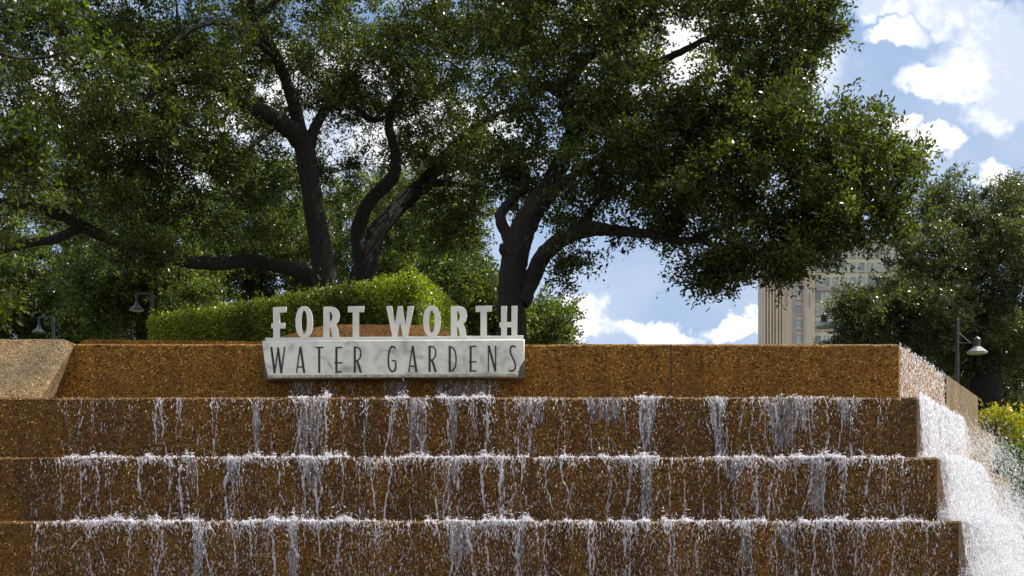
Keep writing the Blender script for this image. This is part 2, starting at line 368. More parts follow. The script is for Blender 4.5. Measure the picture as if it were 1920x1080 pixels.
for i in range(NT):
    P = tier_outline(i); n = len(P); z = Zs[i]
    j1 = jit(n, .0022, i+1); j2 = jit(n, .0022, i+50)
    C = Vector((-2, 13.5))
    def inset(p, d):
        v = Vector((C.x-p[0], C.y-p[1]))
        # inward normal by region
        if p[0] < CX+1e-4 and p[1] <= Ds[i]+1e-4: return (p[0], p[1]+d)
        if p[1] > 15: return p
        return (p[0]-snorm.x*d, p[1]-snorm.y*d)
    rings = []
    rings.append([(p[0], p[1], 0 if i else 1.5) for p in P])
    rings.append([(*p, z-.016+j1[k]) for k, p in enumerate(P)])
    rings.append([(*inset(p, .004+abs(j2[k])), z-.006+j1[k]*.7) for k, p in enumerate(P)])
    rings.append([(*inset(p, .014+j2[k]), z+j1[k]*.3) for k, p in enumerate(P)])
    V = [q for r_ in rings for q in r_]
    F = [(a*n+k, a*n+(k+1) % n, (a+1)*n+(k+1) % n, (a+1)*n+k) for a in range(3) for k in range(n)]
    b = MB(); b.add(V, F + [tuple(3*n+k for k in range(n))])
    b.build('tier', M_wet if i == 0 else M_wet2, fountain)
    # the dry run of the side wall beyond the water, a facing 12 mm proud
    b = MB()
    def sp(s, off, zz): return (CX+SDX*s+snorm.x*off, Ds[i]+s+snorm.y*off, zz)
    z0 = 0
    q = [(S1+.02, -.02), (S1+.02, .018), (S2+.03, .018), (S2+.03, -.02)]
    vv = [sp(s, o, z0) for s, o in q] + [sp(s, o, z-.004+.01) for s, o in q] + [sp(S1+.03, -.05, z+.012), sp(S1+.03, .008, z+.014), sp(S2+.015, .008, z+.014), sp(S2+.015, -.05, z+.012)]
    b.add(vv, [(0,1,5,4),(1,2,6,5),(2,3,7,6),(3,0,4,7),(4,5,9,8),(5,6,10,9),(6,7,11,10),(7,4,8,11),(8,9,10,11)])
    b.build('side_facing', M_dry, fountain)
b = MB(); b.box((at(1257, 0, 10).x, 9.997, Zs[1]), (at(1259.4, 0, 10).x, 10.01, Zs[0]-.004)); b.build('joint', M_joint, fountain)
for ti, jp in ((1, 852), (2, 424), (2, 1300), (3, 1128)):
    b = MB(); b.box((at(jp, 0, Ds[ti]).x, Ds[ti]-.003, Zs[ti+1]), (at(jp+1.6, 0, Ds[ti]).x, Ds[ti]+.01, Zs[ti]-.006)); b.build('joint', M_joint, fountain)
# battered wall at the far left
A = at(74, 752, 9.62); B = at(119, 636, 10.02); Cc = at(104, 748, 10.01); Dd = at(141, 645, 10.012); E = at(152, 637, 10.7)
zt = B.z
vv = [Vector((-8.9, A.y, Zs[1]-.01)), Vector((A.x, A.y, Zs[1]-.01)), B, Vector((-8.9, B.y, zt)), Vector((Cc.x, 10.01, Zs[1]-.01)), Vector((Dd.x, 10.02, Zs[0]+.002)), Vector((E.x, 10.9, zt)), Vector((-8.9, 10.9, zt)), Vector((E.x, 10.9, 3.0)), Vector((-8.9, 10.9, 3.0))]
b = MB(); b.add(vv, [(0,1,2,3), (1,4,5), (1,5,2), (2,5,6), (2,6,7,3), (6,5,8), (6,8,9,7)]); b.build('battered_wall', M_dry, fountain)
# back rim of the upper pool
a0 = at(146, 636, 12.2); a1 = at(560, 641, 12.2)
b = MB(); b.prism([(a0.x, 2.9), (a0.x+.03, a0.z-.02), (a0.x+.08, a0.z), (a1.x, a1.z), (a1.x, 2.9)], 12.2, 12.5); b.build('pool_rim', M_wet, fountain)

# planter under the hedge
pl = [(492, 640), (545, 626), (600, 612), (640, 608), (800, 610), (838, 620), (872, 634), (880, 660), (480, 660)]
pts = [(at(x, y, 12.9).x, at(x, y, 12.9).z) for x, y in pl]
b = MB(); b.prism(pts, 12.9, 13.25)
o = b.build('planter', M_planter); tag(o, 'low sunlit orange pebble concrete planter with sloping ends behind the sign letters', 'planter')

# ------------------------------------------------------------------ sign
sign = empty('park_sign', (0, 9.8, 3.0)); sign.location = at(738, 706, 9.8)
tag(sign, 'marble park sign reading FORT WORTH WATER GARDENS mounted on the fountain wall', 'sign')
def S(X, Y, D): return at(480+X/3.6923, 540+Y/3.6923, D)
def plate(name, outlines, D, th, mat, bevel=0.0):
    cu = bpy.data.curves.new(name, 'CURVE'); cu.dimensions = '2D'; cu.fill_mode = 'BOTH'
    cu.extrude = th/2 - bevel; cu.bevel_depth = bevel; cu.bevel_resolution = 1
    for ol in outlines:
        s = cu.splines.new('POLY'); s.points.add(len(ol)-1); s.use_cyclic_u = True
        for p, (X, Y) in zip(s.points, ol):
            q = S(X, Y, D); p.co = (q.x, q.z, 0, 1)
    ob = bpy.data.objects.new(name, cu); scene.collection.objects.link(ob)
    dg = bpy.context.evaluated_depsgraph_get(); dg.update()
    me = bpy.data.meshes.new_from_object(ob.evaluated_get(dg)); bpy.data.objects.remove(ob)
    n = len(me.vertices); co = np.empty(n*3, np.float32); me.vertices.foreach_get('co', co); co = co.reshape(-1, 3)
    co = np.stack([co[:, 0], D + th/2 - co[:, 2], co[:, 1]], 1)
    me.vertices.foreach_set('co', co.ravel().astype(np.float32)); me.update()
    bm = bmesh.new(); bm.from_mesh(me); bmesh.ops.remove_doubles(bm, verts=bm.verts, dist=1e-5); bmesh.ops.recalc_face_normals(bm, faces=bm.faces); bm.to_mesh(me); bm.free()
    me.name = name; me.materials.clear()
    return link(name, me, mat, sign)
plate('marble_slab', [[(50, 372), (1852, 362), (1852, 485), (1822, 535), (1805, 607), (90, 617), (72, 545), (62, 485)]], 9.78, .05, M_marble, .008)
plate('backing_plate', [[(56, 470), (1856, 462), (1856, 620), (60, 632)]], 9.86, .13, M_backing, .004)
plate('bottom_lip', [[(92, 606), (1804, 596), (1803, 609), (94, 620)]], 9.772, .05, M_lime, .003)
plate('letter_rail', [[(65, 346), (1850, 330), (1850, 364), (65, 374)]], 9.862, .02, M_letter, .002)
def ell(cx, cy, rx, ry, n=28):
    o = []
    for k in range(n):
        t = 2*math.pi*k/n; c = math.cos(t); s_ = math.sin(t)
        o.append((cx+rx*math.copysign(abs(c)**.85, c), cy+ry*math.copysign(abs(s_)**.9, s_)))
    return o
def sh(ol, dx, dy=0): return [(x+dx, y+dy) for x, y in ol]
bigF = [(118, 134), (209, 132), (209, 166), (163, 168), (163, 243), (200, 243), (200, 278), (163, 278), (163, 348), (120, 348), (120, 278), (107, 278), (107, 245), (120, 245)]
bigR = [(467, 131), (520, 130), (553, 140), (571, 162), (577, 195), (570, 228), (550, 250), (566, 290), (575, 345), (531, 345), (521, 285), (508, 262), (508, 345), (467, 345)]
holeR = [(508, 158), (522, 170), (531, 196), (525, 222), (508, 240)]
bigT = [(637, 128), (747, 127), (747, 164), (712, 165), (712, 342), (670, 342), (670, 165), (637, 166)]
bigW = [(902, 127), (940, 127), (962, 258), (983, 127), (1012, 127), (1035, 258), (1052, 127), (1091, 126), (1050, 338), (1018, 338), (997, 225), (977, 338), (945, 338)]
bigH = [(1698, 126), (1736, 126), (1736, 236), (1770, 236), (1770, 125), (1808, 125), (1808, 336), (1770, 336), (1770, 270), (1736, 270), (1736, 336), (1698, 336), (1698, 270), (1687, 270), (1687, 238), (1698, 238)]
for ols in ([bigF], [ell(333, 236, 59, 109), ell(333, 236, 21, 82)[::-1]], [bigR, holeR[::-1]], [bigT], [bigW],
            [ell(1217, 231, 59, 108), ell(1217, 231, 21, 80)[::-1]], [sh(bigR, 883, -4), sh(holeR, 883, -4)[::-1]], [sh(bigT, 885, -3)], [bigH]):
    plate('letter', ols, 9.864, .016, M_letter, .0015)
def stroke(pts, w=11.5):
    L_ = []; R_ = []; n = len(pts)
    for k in range(n):
        a = Vector(pts[max(0, k-1)]); c = Vector(pts[min(n-1, k+1)]); d = (c-a).normalized(); nn = Vector((-d.y, d.x))*w/2
        if 0 < k < n-1:
            d1 = (Vector(pts[k])-a).normalized(); nn = nn/max(.4, abs(d1.dot(d)))
        p = Vector(pts[k]); L_.append(tuple(p+nn)); R_.append(tuple(p-nn))
    return L_ + R_[::-1]
def small(strokes):
    mb = MB()
    for q, (pts, w) in enumerate(strokes):
        ol = stroke(pts, w); m = len(pts); yf = 9.7765 - .0006*q
        P3 = [S(x, y, 9.78) for x, y in ol]; n = len(P3)
        v = [(p.x, yf, p.z) for p in P3] + [(p.x, 9.781, p.z) for p in P3]
        f = [(k, k+1, n-2-k, n-1-k) for k in range(m-1)] + [(k, (k+1) % n, n+(k+1) % n, n+k) for k in range(n)]
        mb.add(v, f)
    mb.build('letter', M_black, sign)
w1, w2 = 14.5, 8.5
E_ = [([(557, 408), (557, 586)], w1), ([(558, 412), (597, 412)], w2), ([(543, 518), (597, 518)], w2), ([(558, 581), (597, 581)], w2)]
R_s = [([(684, 406), (684, 586)], w1), ([(686, 410), (708, 412), (723, 428), (727, 450), (722, 480), (707, 500), (690, 505)], 9), ([(700, 505), (713, 540), (726, 586)], w1)]
def shs(st, dx, dy): return [(sh(p, dx, dy), w) for p, w in st]
for st in ([([(106, 408), (130, 590)], w1), ([(130, 588), (152, 425)], w2), ([(152, 412), (176, 590)], w1), ([(176, 588), (199, 408)], w2)],
           [([(281, 587), (305, 408)], w2), ([(308, 406), (334, 587)], w1), ([(288, 547), (326, 547)], w2)],
           [([(412, 412), (467, 411)], w2), ([(438, 412), (438, 587)], w1)],
           E_, R_s,
           [([(966, 420), (955, 407), (940, 405), (926, 425), (918, 460), (916, 500), (919, 545), (930, 570), (945, 580), (960, 572), (968, 548), (968, 515)], 11), ([(972, 508), (940, 500)], w2)],
           [([(1058, 582), (1082, 404)], w2), ([(1085, 402), (1111, 582)], w1), ([(1065, 541), (1103, 541)], w2)],
           shs(R_s, 518, -5),
           [([(1341, 402), (1341, 580)], w1), ([(1342, 405), (1362, 412), (1378, 435), (1385, 475), (1385, 515), (1378, 550), (1362, 570), (1342, 577)], 9)],
           shs(E_, 929, -7),
           [([(1609, 399), (1609, 577)], w2), ([(1611, 400), (1658, 577)], w1), ([(1659, 399), (1659, 577)], w2)],
           [([(1797, 412), (1785, 402), (1770, 403), (1761, 420), (1761, 445), (1772, 475), (1788, 505), (1796, 530), (1794, 558), (1780, 573), (1762, 575), (1752, 568)], 11)]):
    small(st)

# ------------------------------------------------------------------ water
def blobs(P, A, L_, R_, flat=1.0):
    """stretched octahedra: P centre, A axis, L_ half length, R_ radius"""
    n = len(P); A = A/np.linalg.norm(A, axis=1, keepdims=True)
    t = rng.normal(size=(n, 3)); U = np.cross(A, t); U /= np.linalg.norm(U, axis=1, keepdims=True); W = np.cross(A, U)
    L_ = np.broadcast_to(L_, (n,))[:, None]; R_ = np.broadcast_to(R_, (n,))[:, None]
    V = np.stack([P+A*L_*rng.uniform(.8, 1.2, (n, 1)), P+U*R_, P+W*R_*flat, P-U*R_, P-W*R_*flat, P-A*L_*1.0], 1).reshape(-1, 3)
    f = np.array([(0,1,2),(0,2,3),(0,3,4),(0,4,1),(5,2,1),(5,3,2),(5,4,3),(5,1,4)])
    F = (np.arange(n)[:, None, None]*6 + f[None]).reshape(-1, 3)
    return V, F
class Acc:
    def __init__(s): s.V = []; s.F = []; s.n = 0
    def add(s, V, F): s.V.append(V); s.F.append(F+s.n); s.n += len(V)
    def build(s, name, mat, **kw):
        me = np_mesh(name, np.concatenate(s.V), np.concatenate(s.F)); o = link(name, me, mat); tag(o, **kw); return o
def strand(acc, x, yf, z0, z1, w, wig=.004, out=.006, dx=0.0):
    """lumpy rivulet clinging to a wall at depth yf, z0 down to z1"""
    n = max(4, int(abs(z0-z1)/.011)); k = 5
    xs = x + np.cumsum(rng.normal(0, wig*.6, n)) + np.cumsum(np.interp(np.arange(n), np.arange(0, n+16, 8), rng.normal(0, wig*.45, len(np.arange(0, n+16, 8))))) + dx*np.linspace(0, 1, n)**.7
    ts = np.linspace(0, 1, n); zs = z0 + (z1-z0)*ts
    lump = (np.convolve(rng.uniform(0, 1, n+4)**1.6*2.1, np.ones(2)/2, 'same')[2:-2]*.6 + .15+.9*np.interp(np.arange(n), np.arange(0, n+12, 6), rng.uniform(0, 1, len(np.arange(0, n+12, 6)))**1.5))
    ws = w*lump*np.minimum(1, np.minimum(ts*8+.3, (1-ts)*8+.15))
    ys = yf - out*.5 - ws*.35
    a = np.linspace(0, 2*np.pi, k, endpoint=False)
    V = np.stack([xs[:, None]+np.cos(a)*ws[:, None]*.5, ys[:, None]+np.sin(a)*ws[:, None]*.3, np.broadcast_to(zs[:, None], (n, k))], 2).reshape(-1, 3)
    i = np.arange(n-1)[:, None]*k; j = np.arange(k)
    F1 = np.stack([i+j, i+(j+1) % k, i+k+(j+1) % k], 2).reshape(-1, 3); F2 = np.stack([i+j, i+k+(j+1) % k, i+k+j], 2).reshape(-1, 3)
    acc.add(V, np.concatenate([F1, F2])); return xs[-1]
def X(px, i): return (px-960)/FP*Ds[i]
streams = {  # photo column, strength
 0: [(552, .5), (563, .6), (580, .5), (590, .4), (620, .6), (655, .3), (672, .4), (724, .6), (736, .6), (752, .5), (762, .4), (822, .6), (836, .5), (848, .6), (862, .6), (878, .6), (893, .6), (905, .6), (918, .7), (930, .5)],
 1: [(125, .2), (147, .3), (175, .2), (215, .2), (300, .8), (292, .5), (337, .8), (395, .6), (408, .3), (480, .8), (486, .5), (512, .3), (555, 1), (565, .8), (575, .9), (592, 1), (600, 1), (612, .8), (645, .5), (684, .6), (690, .4), (738, 1.2), (741, .8), (768, .7), (782, .6), (800, .8), (845, 1), (838, .6), (882, .7), (888, .4), (912, 1), (916, .7), (950, .4), (972, .9), (978, .5), (992, .7), (1002, .6), (1040, .4), (1060, .5), (1108, .6), (1138, .5), (1172, .4), (1200, 1), (1208, .9), (1220, 1), (1226, .6), (1332, .8), (1342, 1.1), (1349, .9), (1358, .7), (1390, .6), (1411, .8), (1433, .7), (1455, .6), (1486, .5), (1497, .7), (1513, .7), (1521, .5), (1550, .7), (1577, .7), (1592, .8), (1603, .6), (1652, .5)],
 2: [(113, .3), (155, .7), (180, .7), (205, .3), (262, .7), (318, .6), (344, .9), (352, .6), (370, .6), (430, 1), (437, .8), (448, .6), (525, .6), (566, 1), (572, .9), (592, 1), (600, .9), (640, .6), (672, .6), (692, 1.2), (702, .7), (736, .9), (775, .4), (812, .6), (836, .9), (846, .9), (862, .7), (905, .8), (938, 1.1), (943, .6), (958, .6), (978, .7), (1020, .8), (1051, .8), (1076, .5), (1141, 1.1), (1182, 1.1), (1203, 1.1), (1209, 1.1), (1217, .9), (1255, .5), (1282, .6), (1312, .5), (1350, .7), (1383, 1), (1410, 1.3), (1416, .8), (1455, .8), (1465, .5), (1490, .5), (1527, .9), (1545, 1), (1579, 1), (1588, .5), (1631, .8), (1660, .6), (1690, .4)],
 3: [(168, .7), (245, .7), (292, .9), (300, .6), (370, 1.1), (378, 1), (440, .7), (472, .6), (508, 1), (546, 1), (552, .7), (596, .6), (638, .7), (705, .6), (768, .6), (842, 1), (850, 1), (875, 1), (910, .9), (930, .9), (962, 1.1), (975, 1), (1005, .7), (1022, .5), (1105, 1), (1112, .8), (1172, .6), (1182, .9), (1255, .7), (1262, .5), (1312, .6), (1392, 1), (1400, .9), (1451, .7), (1485, .9), (1530, .6), (1556, .8), (1610, .8), (1620, .6), (1680, .8), (1740, .6)]}
wat = Acc()
for i in range(NT-1):
    lst = streams.get(i) or [(rng.uniform(120, 1780), rng.uniform(.5, 1.1)) for _ in range(60)]
    yf = Ds[i]; zt_, zb = Zs[i], Zs[i+1]
    if i == 0: zt_ = at(0, 709, 9.9).z
    for px, st in lst:
        x = X(px, i); w = (.0125*st*(1.0 if i else 1.5) + .002)*rng.uniform(.6, 1.25)
        top = zt_+.004 if i else zt_
        # feeder arms converging near the lip
        zc = top - rng.uniform(.03, .14)
        if i:
            for q in range(rng.integers(2, 7) if st > .65 else 2):
                d = rng.normal(0, .036*st+.006); zq = zc + rng.uniform(-.03, .02)
                strand(wat, x+d, yf, top-abs(rng.normal(0, .008)), zq, w*rng.uniform(.4, .9), .006, .006, -d*rng.uniform(.7, 1))
        else: zc = top
        # body: whole or broken
        z = zc; xx = x
        while z > zb+.01:
            ln = rng.uniform(.03, .24) if st < .75 else rng.uniform(.08, .4)
            ze = max(zb, z-ln)
            xx = strand(wat, xx+rng.normal(0, .003), yf, z+.004, ze, w*rng.uniform(.45, 1.5), .0045, .008)
            z = ze - (rng.uniform(.01, .12) if rng.random() < (.75 if st < .75 else .45) else 0)
            if rng.random() < .35 and i and st > .5:
                d = rng.choice([-1, 1])*rng.uniform(.015, .05)
                strand(wat, xx, yf, ze+.02, max(zb, ze-rng.uniform(.05, .16)), w*.5, .004, .006, d)
        # bead sparkle around the stream
        m = int(60*st); P = np.stack([x+rng.normal(0, .03*st+.008, m), yf-rng.uniform(.004, .05, m), rng.uniform(zb, top, m)], 1)
        A_ = np.stack([rng.normal(0, .12, m), rng.normal(0, .1, m), -np.ones(m)], 1)
        wat.add(*blobs(P, A_, rng.uniform(.004, .018, m), rng.uniform(.0014, .0042, m)))
    # small torn fragments all over the riser, denser low down
    dens = [250, 1700, 2900, 6500, 3000, 3000][i]
    lo = [548, 110, 60, 60, 60, 60][i]; hi = [935, 1690, 1740, 1785, 1800, 1800][i]
    cl = rng.uniform(lo, hi, 70); c_ = rng.choice(cl, dens)+rng.normal(0, 22, dens); c_ = np.clip(np.where(rng.random(dens) < .5, rng.uniform(lo, hi, dens), c_), lo, hi)
    zz = rng.uniform(zb, zt_, dens)
    P = np.stack([(c_-960)/FP*yf, yf-rng.uniform(.002, .03, dens), zz], 1)
    A_ = np.stack([rng.normal(0, .22, dens), rng.normal(0, .1, dens), -np.ones(dens)], 1)
    wat.add(*blobs(P, A_, rng.gamma(2, .0045, dens)+.002, rng.uniform(.0009, .0032, dens)))
    for _ in range([10, 90, 130, 260, 100, 100][i]):
        px = rng.uniform(lo, hi); z = rng.uniform(zb+.05, zt_); x = X(px, i)
        strand(wat, x, yf, z, z-rng.uniform(.02, .11), rng.uniform(.003, .010), .008, .006, rng.normal(0, .02))
# net-like lacing of water just under the lips
for i in (1, 2, 3):
    yf = Ds[i]; runs = {1: [(395, 440), (540, 620), (720, 800), (840, 925), (965, 1045), (1140, 1235), (1320, 1365), (1395, 1530), (1565, 1615)],
                        2: [(100, 330), (380, 460), (480, 620), (660, 720), (790, 960), (1010, 1080), (1130, 1215), (1300, 1670)],
                        3: [(110, 620), (640, 760), (800, 1120), (1150, 1260), (1300, 1780)]}[i]
    for a, c in runs:
        for _ in range(int((c-a)/(5.5 if i == 1 else 3.6))):
            px = rng.uniform(a, c); z = Zs[i] - abs(rng.normal(0, .035)); x = X(px, i)
            strand(wat, x, yf, z+.006, z-rng.uniform(.01, .045), rng.uniform(.004, .010), .007, .006, rng.normal(0, .03))
o = wat.build('water', M_foam, kind='structure')

# foam and splashes along the ledges
fo = Acc()
edges = {1: [(540, 622, 1.0), (640, 700, .2), (722, 765, .8), (800, 830, .4), (822, 930, 1.0), (975, 1030, .3), (1190, 1240, .5), (1240, 1262, .6), (1325, 1365, .3), (1400, 1600, .15)],
         2: [(118, 200, .5), (200, 300, .45), (268, 400, .9), (400, 560, .6), (550, 640, 1.3), (645, 695, .8), (715, 800, .9), (800, 900, 1.0), (900, 1000, .9), (1000, 1180, 1.0), (1160, 1235, .9), (1300, 1330, .6), (1330, 1420, 1.2), (1420, 1530, 1.0), (1520, 1640, 1.1), (1640, 1700, .5)],
         3: [(100, 250, 1.0), (240, 300, 1.1), (290, 480, 1.2), (480, 560, .8), (500, 640, 1.3), (640, 745, 1.1), (795, 830, .8), (830, 890, 1.1), (895, 1000, 1.3), (1000, 1110, .6), (1140, 1220, 1.2), (1240, 1300, .5), (1280, 1440, .9), (1450, 1600, .8), (1600, 1700, 1.0), (1700, 1745, .7)],
         4: [(60, 1800, 1.0)], 5: [(60, 1800, 1.0)], 6: [(60, 1800, 1.0)]}
def foam_mod(px, i):
    v = np.zeros_like(px)
    for q, wl in enumerate((340, 150, 71, 37, 17, 9)):
        v += np.sin(px*2*np.pi/wl+q*2.1+i*5.3)*(1, 1, .9, .8, .6, .5)[q]
    return np.clip(.42+.30*v, .04, 1)
for i, rs in edges.items():
    yf = Ds[i]; z = Zs[i]
    for a, c, st in rs:
        n = int((c-a)*4.6*st)
        px = rng.uniform(a, c, n); md = foam_mod(px, i); px = px[rng.random(n) < md**1.5]; n = len(px)
        hgt = .5+.5*np.sin(px*.11)*np.sin(px*.037+i)+rng.uniform(-.2, .2, n); hgt = np.clip(hgt, .1, 1.2)*(.35+2.2*foam_mod(px, i)**2)
        P = np.stack([(px-960)/FP*yf, yf+rng.uniform(-.012, .05, n), z+rng.exponential(.006, n)*hgt*1.2-.002], 1)
        A_ = np.stack([rng.normal(0, 1.2, n), rng.normal(0, .5, n), rng.normal(0, .35, n)], 1)
        fo.add(*blobs(P, A_, rng.uniform(.006, .022, n), rng.uniform(.0025, .006, n)))
        m = int((c-a)*1.5*st); px = rng.uniform(a, c, m); px = px[rng.random(m) < foam_mod(px, i)]; m = len(px)     # leaping spikes
        P = np.stack([(px-960)/FP*yf, yf+rng.uniform(-.01, .05, m), z+rng.exponential(.020, m)*st*foam_mod(px, i)*1.4], 1)
        A_ = np.stack([rng.normal(0, .8, m), rng.normal(0, .4, m), np.abs(rng.normal(.5, .5, m))], 1)
        fo.add(*blobs(P, A_, rng.uniform(.006, .022, m), rng.uniform(.0010, .0028, m)))
        m = int((c-a)*2.6*st); px = rng.uniform(a, c, m); px = px[rng.random(m) < foam_mod(px*1.0+40, i)**1.4]; m = len(px)     # spill below the lip
        P = np.stack([(px-960)/FP*yf, yf-rng.uniform(.004, .02, m), z-rng.exponential(.02, m)], 1)
        A_ = np.stack([rng.normal(0, .5, m), rng.normal(0, .2, m), -np.ones(m)], 1)
        fo.add(*blobs(P, A_, rng.uniform(.006, .02, m), rng.uniform(.002, .006, m)))
fo.build('water_foam', M_foam, kind='stuff')

# translucent films
fm = Acc()
def sheet(acc, x0, x1, yf, z0, z1, taper=.15):
    nx, nz = 14, 16; cl_ = rng.uniform(.45, 1, nx); xs = np.linspace(0, 1, nx); zs = np.linspace(0, 1, nz)
    wob = np.cumsum(rng.normal(0, .003, nz)); V = []
    for k, t in enumerate(zs):
        a = x0 + (x1-x0)*(taper*t**.7*.6+rng.uniform(0, .12)) + wob[k]; c = x1 - (x1-x0)*(taper*t**.7*.6+rng.uniform(0, .12)) + wob[k]*.5
        for q, s in enumerate(xs): V.append((a+(c-a)*s, yf-.006-.004*math.sin(s*9+t*5+x0*7)-.004*rng.random(), z0+(z1-z0)*t*cl_[q]))
    F = [(j*nx+i, j*nx+i+1, (j+1)*nx+i+1, (j+1)*nx+i) for j in range(nz-1) for i in range(nx-1)]
    acc.add(np.array(V), np.array(F))
for i, a, c, f0, f1, tp in [(0, 548, 592, 0, 1, .2), (0, 720, 766, 0, 1, .3), (0, 815, 935, 0, 1, .08), (0, 612, 632, 0, 1, .6),
                        (1, 552, 618, 0, 1, .45), (1, 472, 492, 0, .9, .4), (1, 765, 804, 0, 1, .2), (1, 838, 860, 0, .8, .3), (1, 965, 1030, 0, .45, .3), (1, 1080, 1180, 0, .5, .3),
                        (1, 1192, 1236, 0, 1, .4), (1, 1322, 1364, 0, 1, .5), (1, 1425, 1530, 0, .75, .2), (1, 1570, 1615, 0, .6, .3), (1, 284, 305, .3, .7, .4), (1, 1440, 1500, .4, .9, .3),
                        (2, 562, 608, 0, .6, .4), (2, 1198, 1228, 0, 1, .3), (2, 340, 372, 0, .5, .3), (2, 425, 455, 0, .5, .5), (2, 1515, 1550, 0, 1, .2), (2, 830, 870, 0, .6, .4), (2, 1340, 1400, 0, .4, .4), (2, 672, 700, 0, .4, .5),
                        (3, 362, 385, 0, 1, .2), (3, 835, 900, 0, .7, .3), (3, 960, 985, 0, .8, .3), (3, 1385, 1410, 0, .7, .3), (3, 1450, 1500, 0, .5, .4), (3, 540, 560, 0, 1, .2)]:
    zt_, zb = (Zs[i] if i else at(0, 709, 9.9).z), Zs[i+1]
    sheet(fm, X(a, i), X(c, i), Ds[i], zt_+(zb-zt_)*f0+.002, zt_+(zb-zt_)*f1, tp)
fm.build('water_film', M_film, kind='structure')

# cascade on the side ledges (right)
ca = Acc(); cs = Acc()
def sidep(i, s, off, z):
    return np.stack([CX+SDX*s+snorm.x*off, Ds[i]+s+snorm.y*off, z], -1)
for i in range(NT-1):
    zt_, zb = Zs[i]+.01, Zs[i+1]
    if i >= 1:
        ns, nz = 60, 30; V = []
        so_, zo = np.meshgrid(np.linspace(.02, S1-.02, ns), np.linspace(0, 1, nz))
        g = np.convolve(rng.normal(0, 1, ns+6), np.ones(5)/5, 'same')[3:-3]
        off = .010 + [0, .02, .07, .10, .12, .15][i]*zo**1.5 + .02*np.abs(g)[None]*(.3+zo) + rng.normal(0, .006, so_.shape)*(.3+zo)
        off = np.maximum(off, .006)
        V = sidep(i, so_, off, zt_+(zb-zt_)*zo).reshape(-1, 3)
        F = np.array([(j*ns+k, j*ns+k+1, (j+1)*ns+k+1, (j+1)*ns+k) for j in range(nz-1) for k in range(ns-1)])
        ca.add(V, F)
    if i == 0:
        n = 2600; s = rng.uniform(.01, S1, n); t = rng.random(n)
        P = sidep(0, s, .006+rng.exponential(.006, n), zt_+(zb-zt_)*t)
        A_ = np.stack([rng.normal(0, .12, n), rng.normal(0, .12, n), -np.ones(n)], 1)
        cs.add(*blobs(P, A_, rng.uniform(.004, .02, n), rng.uniform(.0012, .0032, n)))
        continue
    nj = [0, 70, 90, 120, 80, 80][i]; per = 120
    s0 = np.repeat(rng.uniform(.02, S1, nj), per); vo = np.repeat([0, .10, .26, .46, .7, .8][i]*rng.gamma(2.2, .45, nj), per)
    vs = np.repeat(rng.normal(0, .25, nj), per); up = np.repeat(np.abs(rng.normal(0, [0, .05, .35, .5, .5, .5][i], nj)), per)
    tmax = up/9.8+np.sqrt((up/9.8)**2+2*(zt_-zb)/9.8)*1.05
    n = nj*per; t = tmax*rng.random(n)**.8; sp_ = .004+.05*t/tmax
    P = sidep(i, s0+vs*t+rng.normal(0, 1, n)*sp_*.6, .008+vo*t+np.abs(rng.normal(0, 1, n))*sp_*[0, .5, 1, 1, 1, 1][i], zt_+up*t-4.9*t*t+rng.normal(0, .012, n))
    A_ = np.stack([snorm.x*vo+rng.normal(0, .12, n), snorm.y*vo+rng.normal(0, .12, n), up-9.8*t-.4], 1)
    cs.add(*blobs(P, A_, rng.uniform(.008, .036, n), rng.gamma(2, .0006, n)+.0006))
    n = [0, 4000, 11000, 14000, 5000, 5000][i]   # churning foam where it lands
    cl = rng.uniform(-.02, S1+.05, 60); s = rng.choice(cl, n)+rng.normal(0, .03, n); off = np.abs(rng.normal(0, [0, .03, .075, .13, .2, .25][i], n)); zz = zb+np.abs(rng.exponential([0, .018, .05, .06, .05, .05][i], n))
    P = sidep(i, s, off, zz); A_ = rng.normal(0, 1, (n, 3)); A_[:, 2] += 1
    cs.add(*blobs(P, A_, rng.uniform(.004, .014, n), rng.uniform(.0010, .0032, n)))
ca.build('water_cascade', M_curtain, kind='structure')
# flying spray
n = 15000
k = rng.choice([2, 3, 4], n, p=[.22, .4, .38]); s = rng.uniform(0, S1, n); d = rng.exponential(.19, n)
zb = np.array(Zs)[k] ; D_ = np.array(Ds)[k]
z = zb + .16 - .65*d + rng.normal(0, .10, n)
P = np.stack([CX+.12+SDX*s+d, D_+s-d*.3, z], 1)
A_ = np.stack([.55+.2*rng.normal(size=n), -.1+.2*rng.normal(size=n), -1+.25*rng.normal(size=n)], 1)
cs.add(*blobs(P, A_, rng.uniform(.004, .018, n), rng.uniform(.0006, .0018, n)))
cs.build('water_spray', M_spray, kind='stuff')

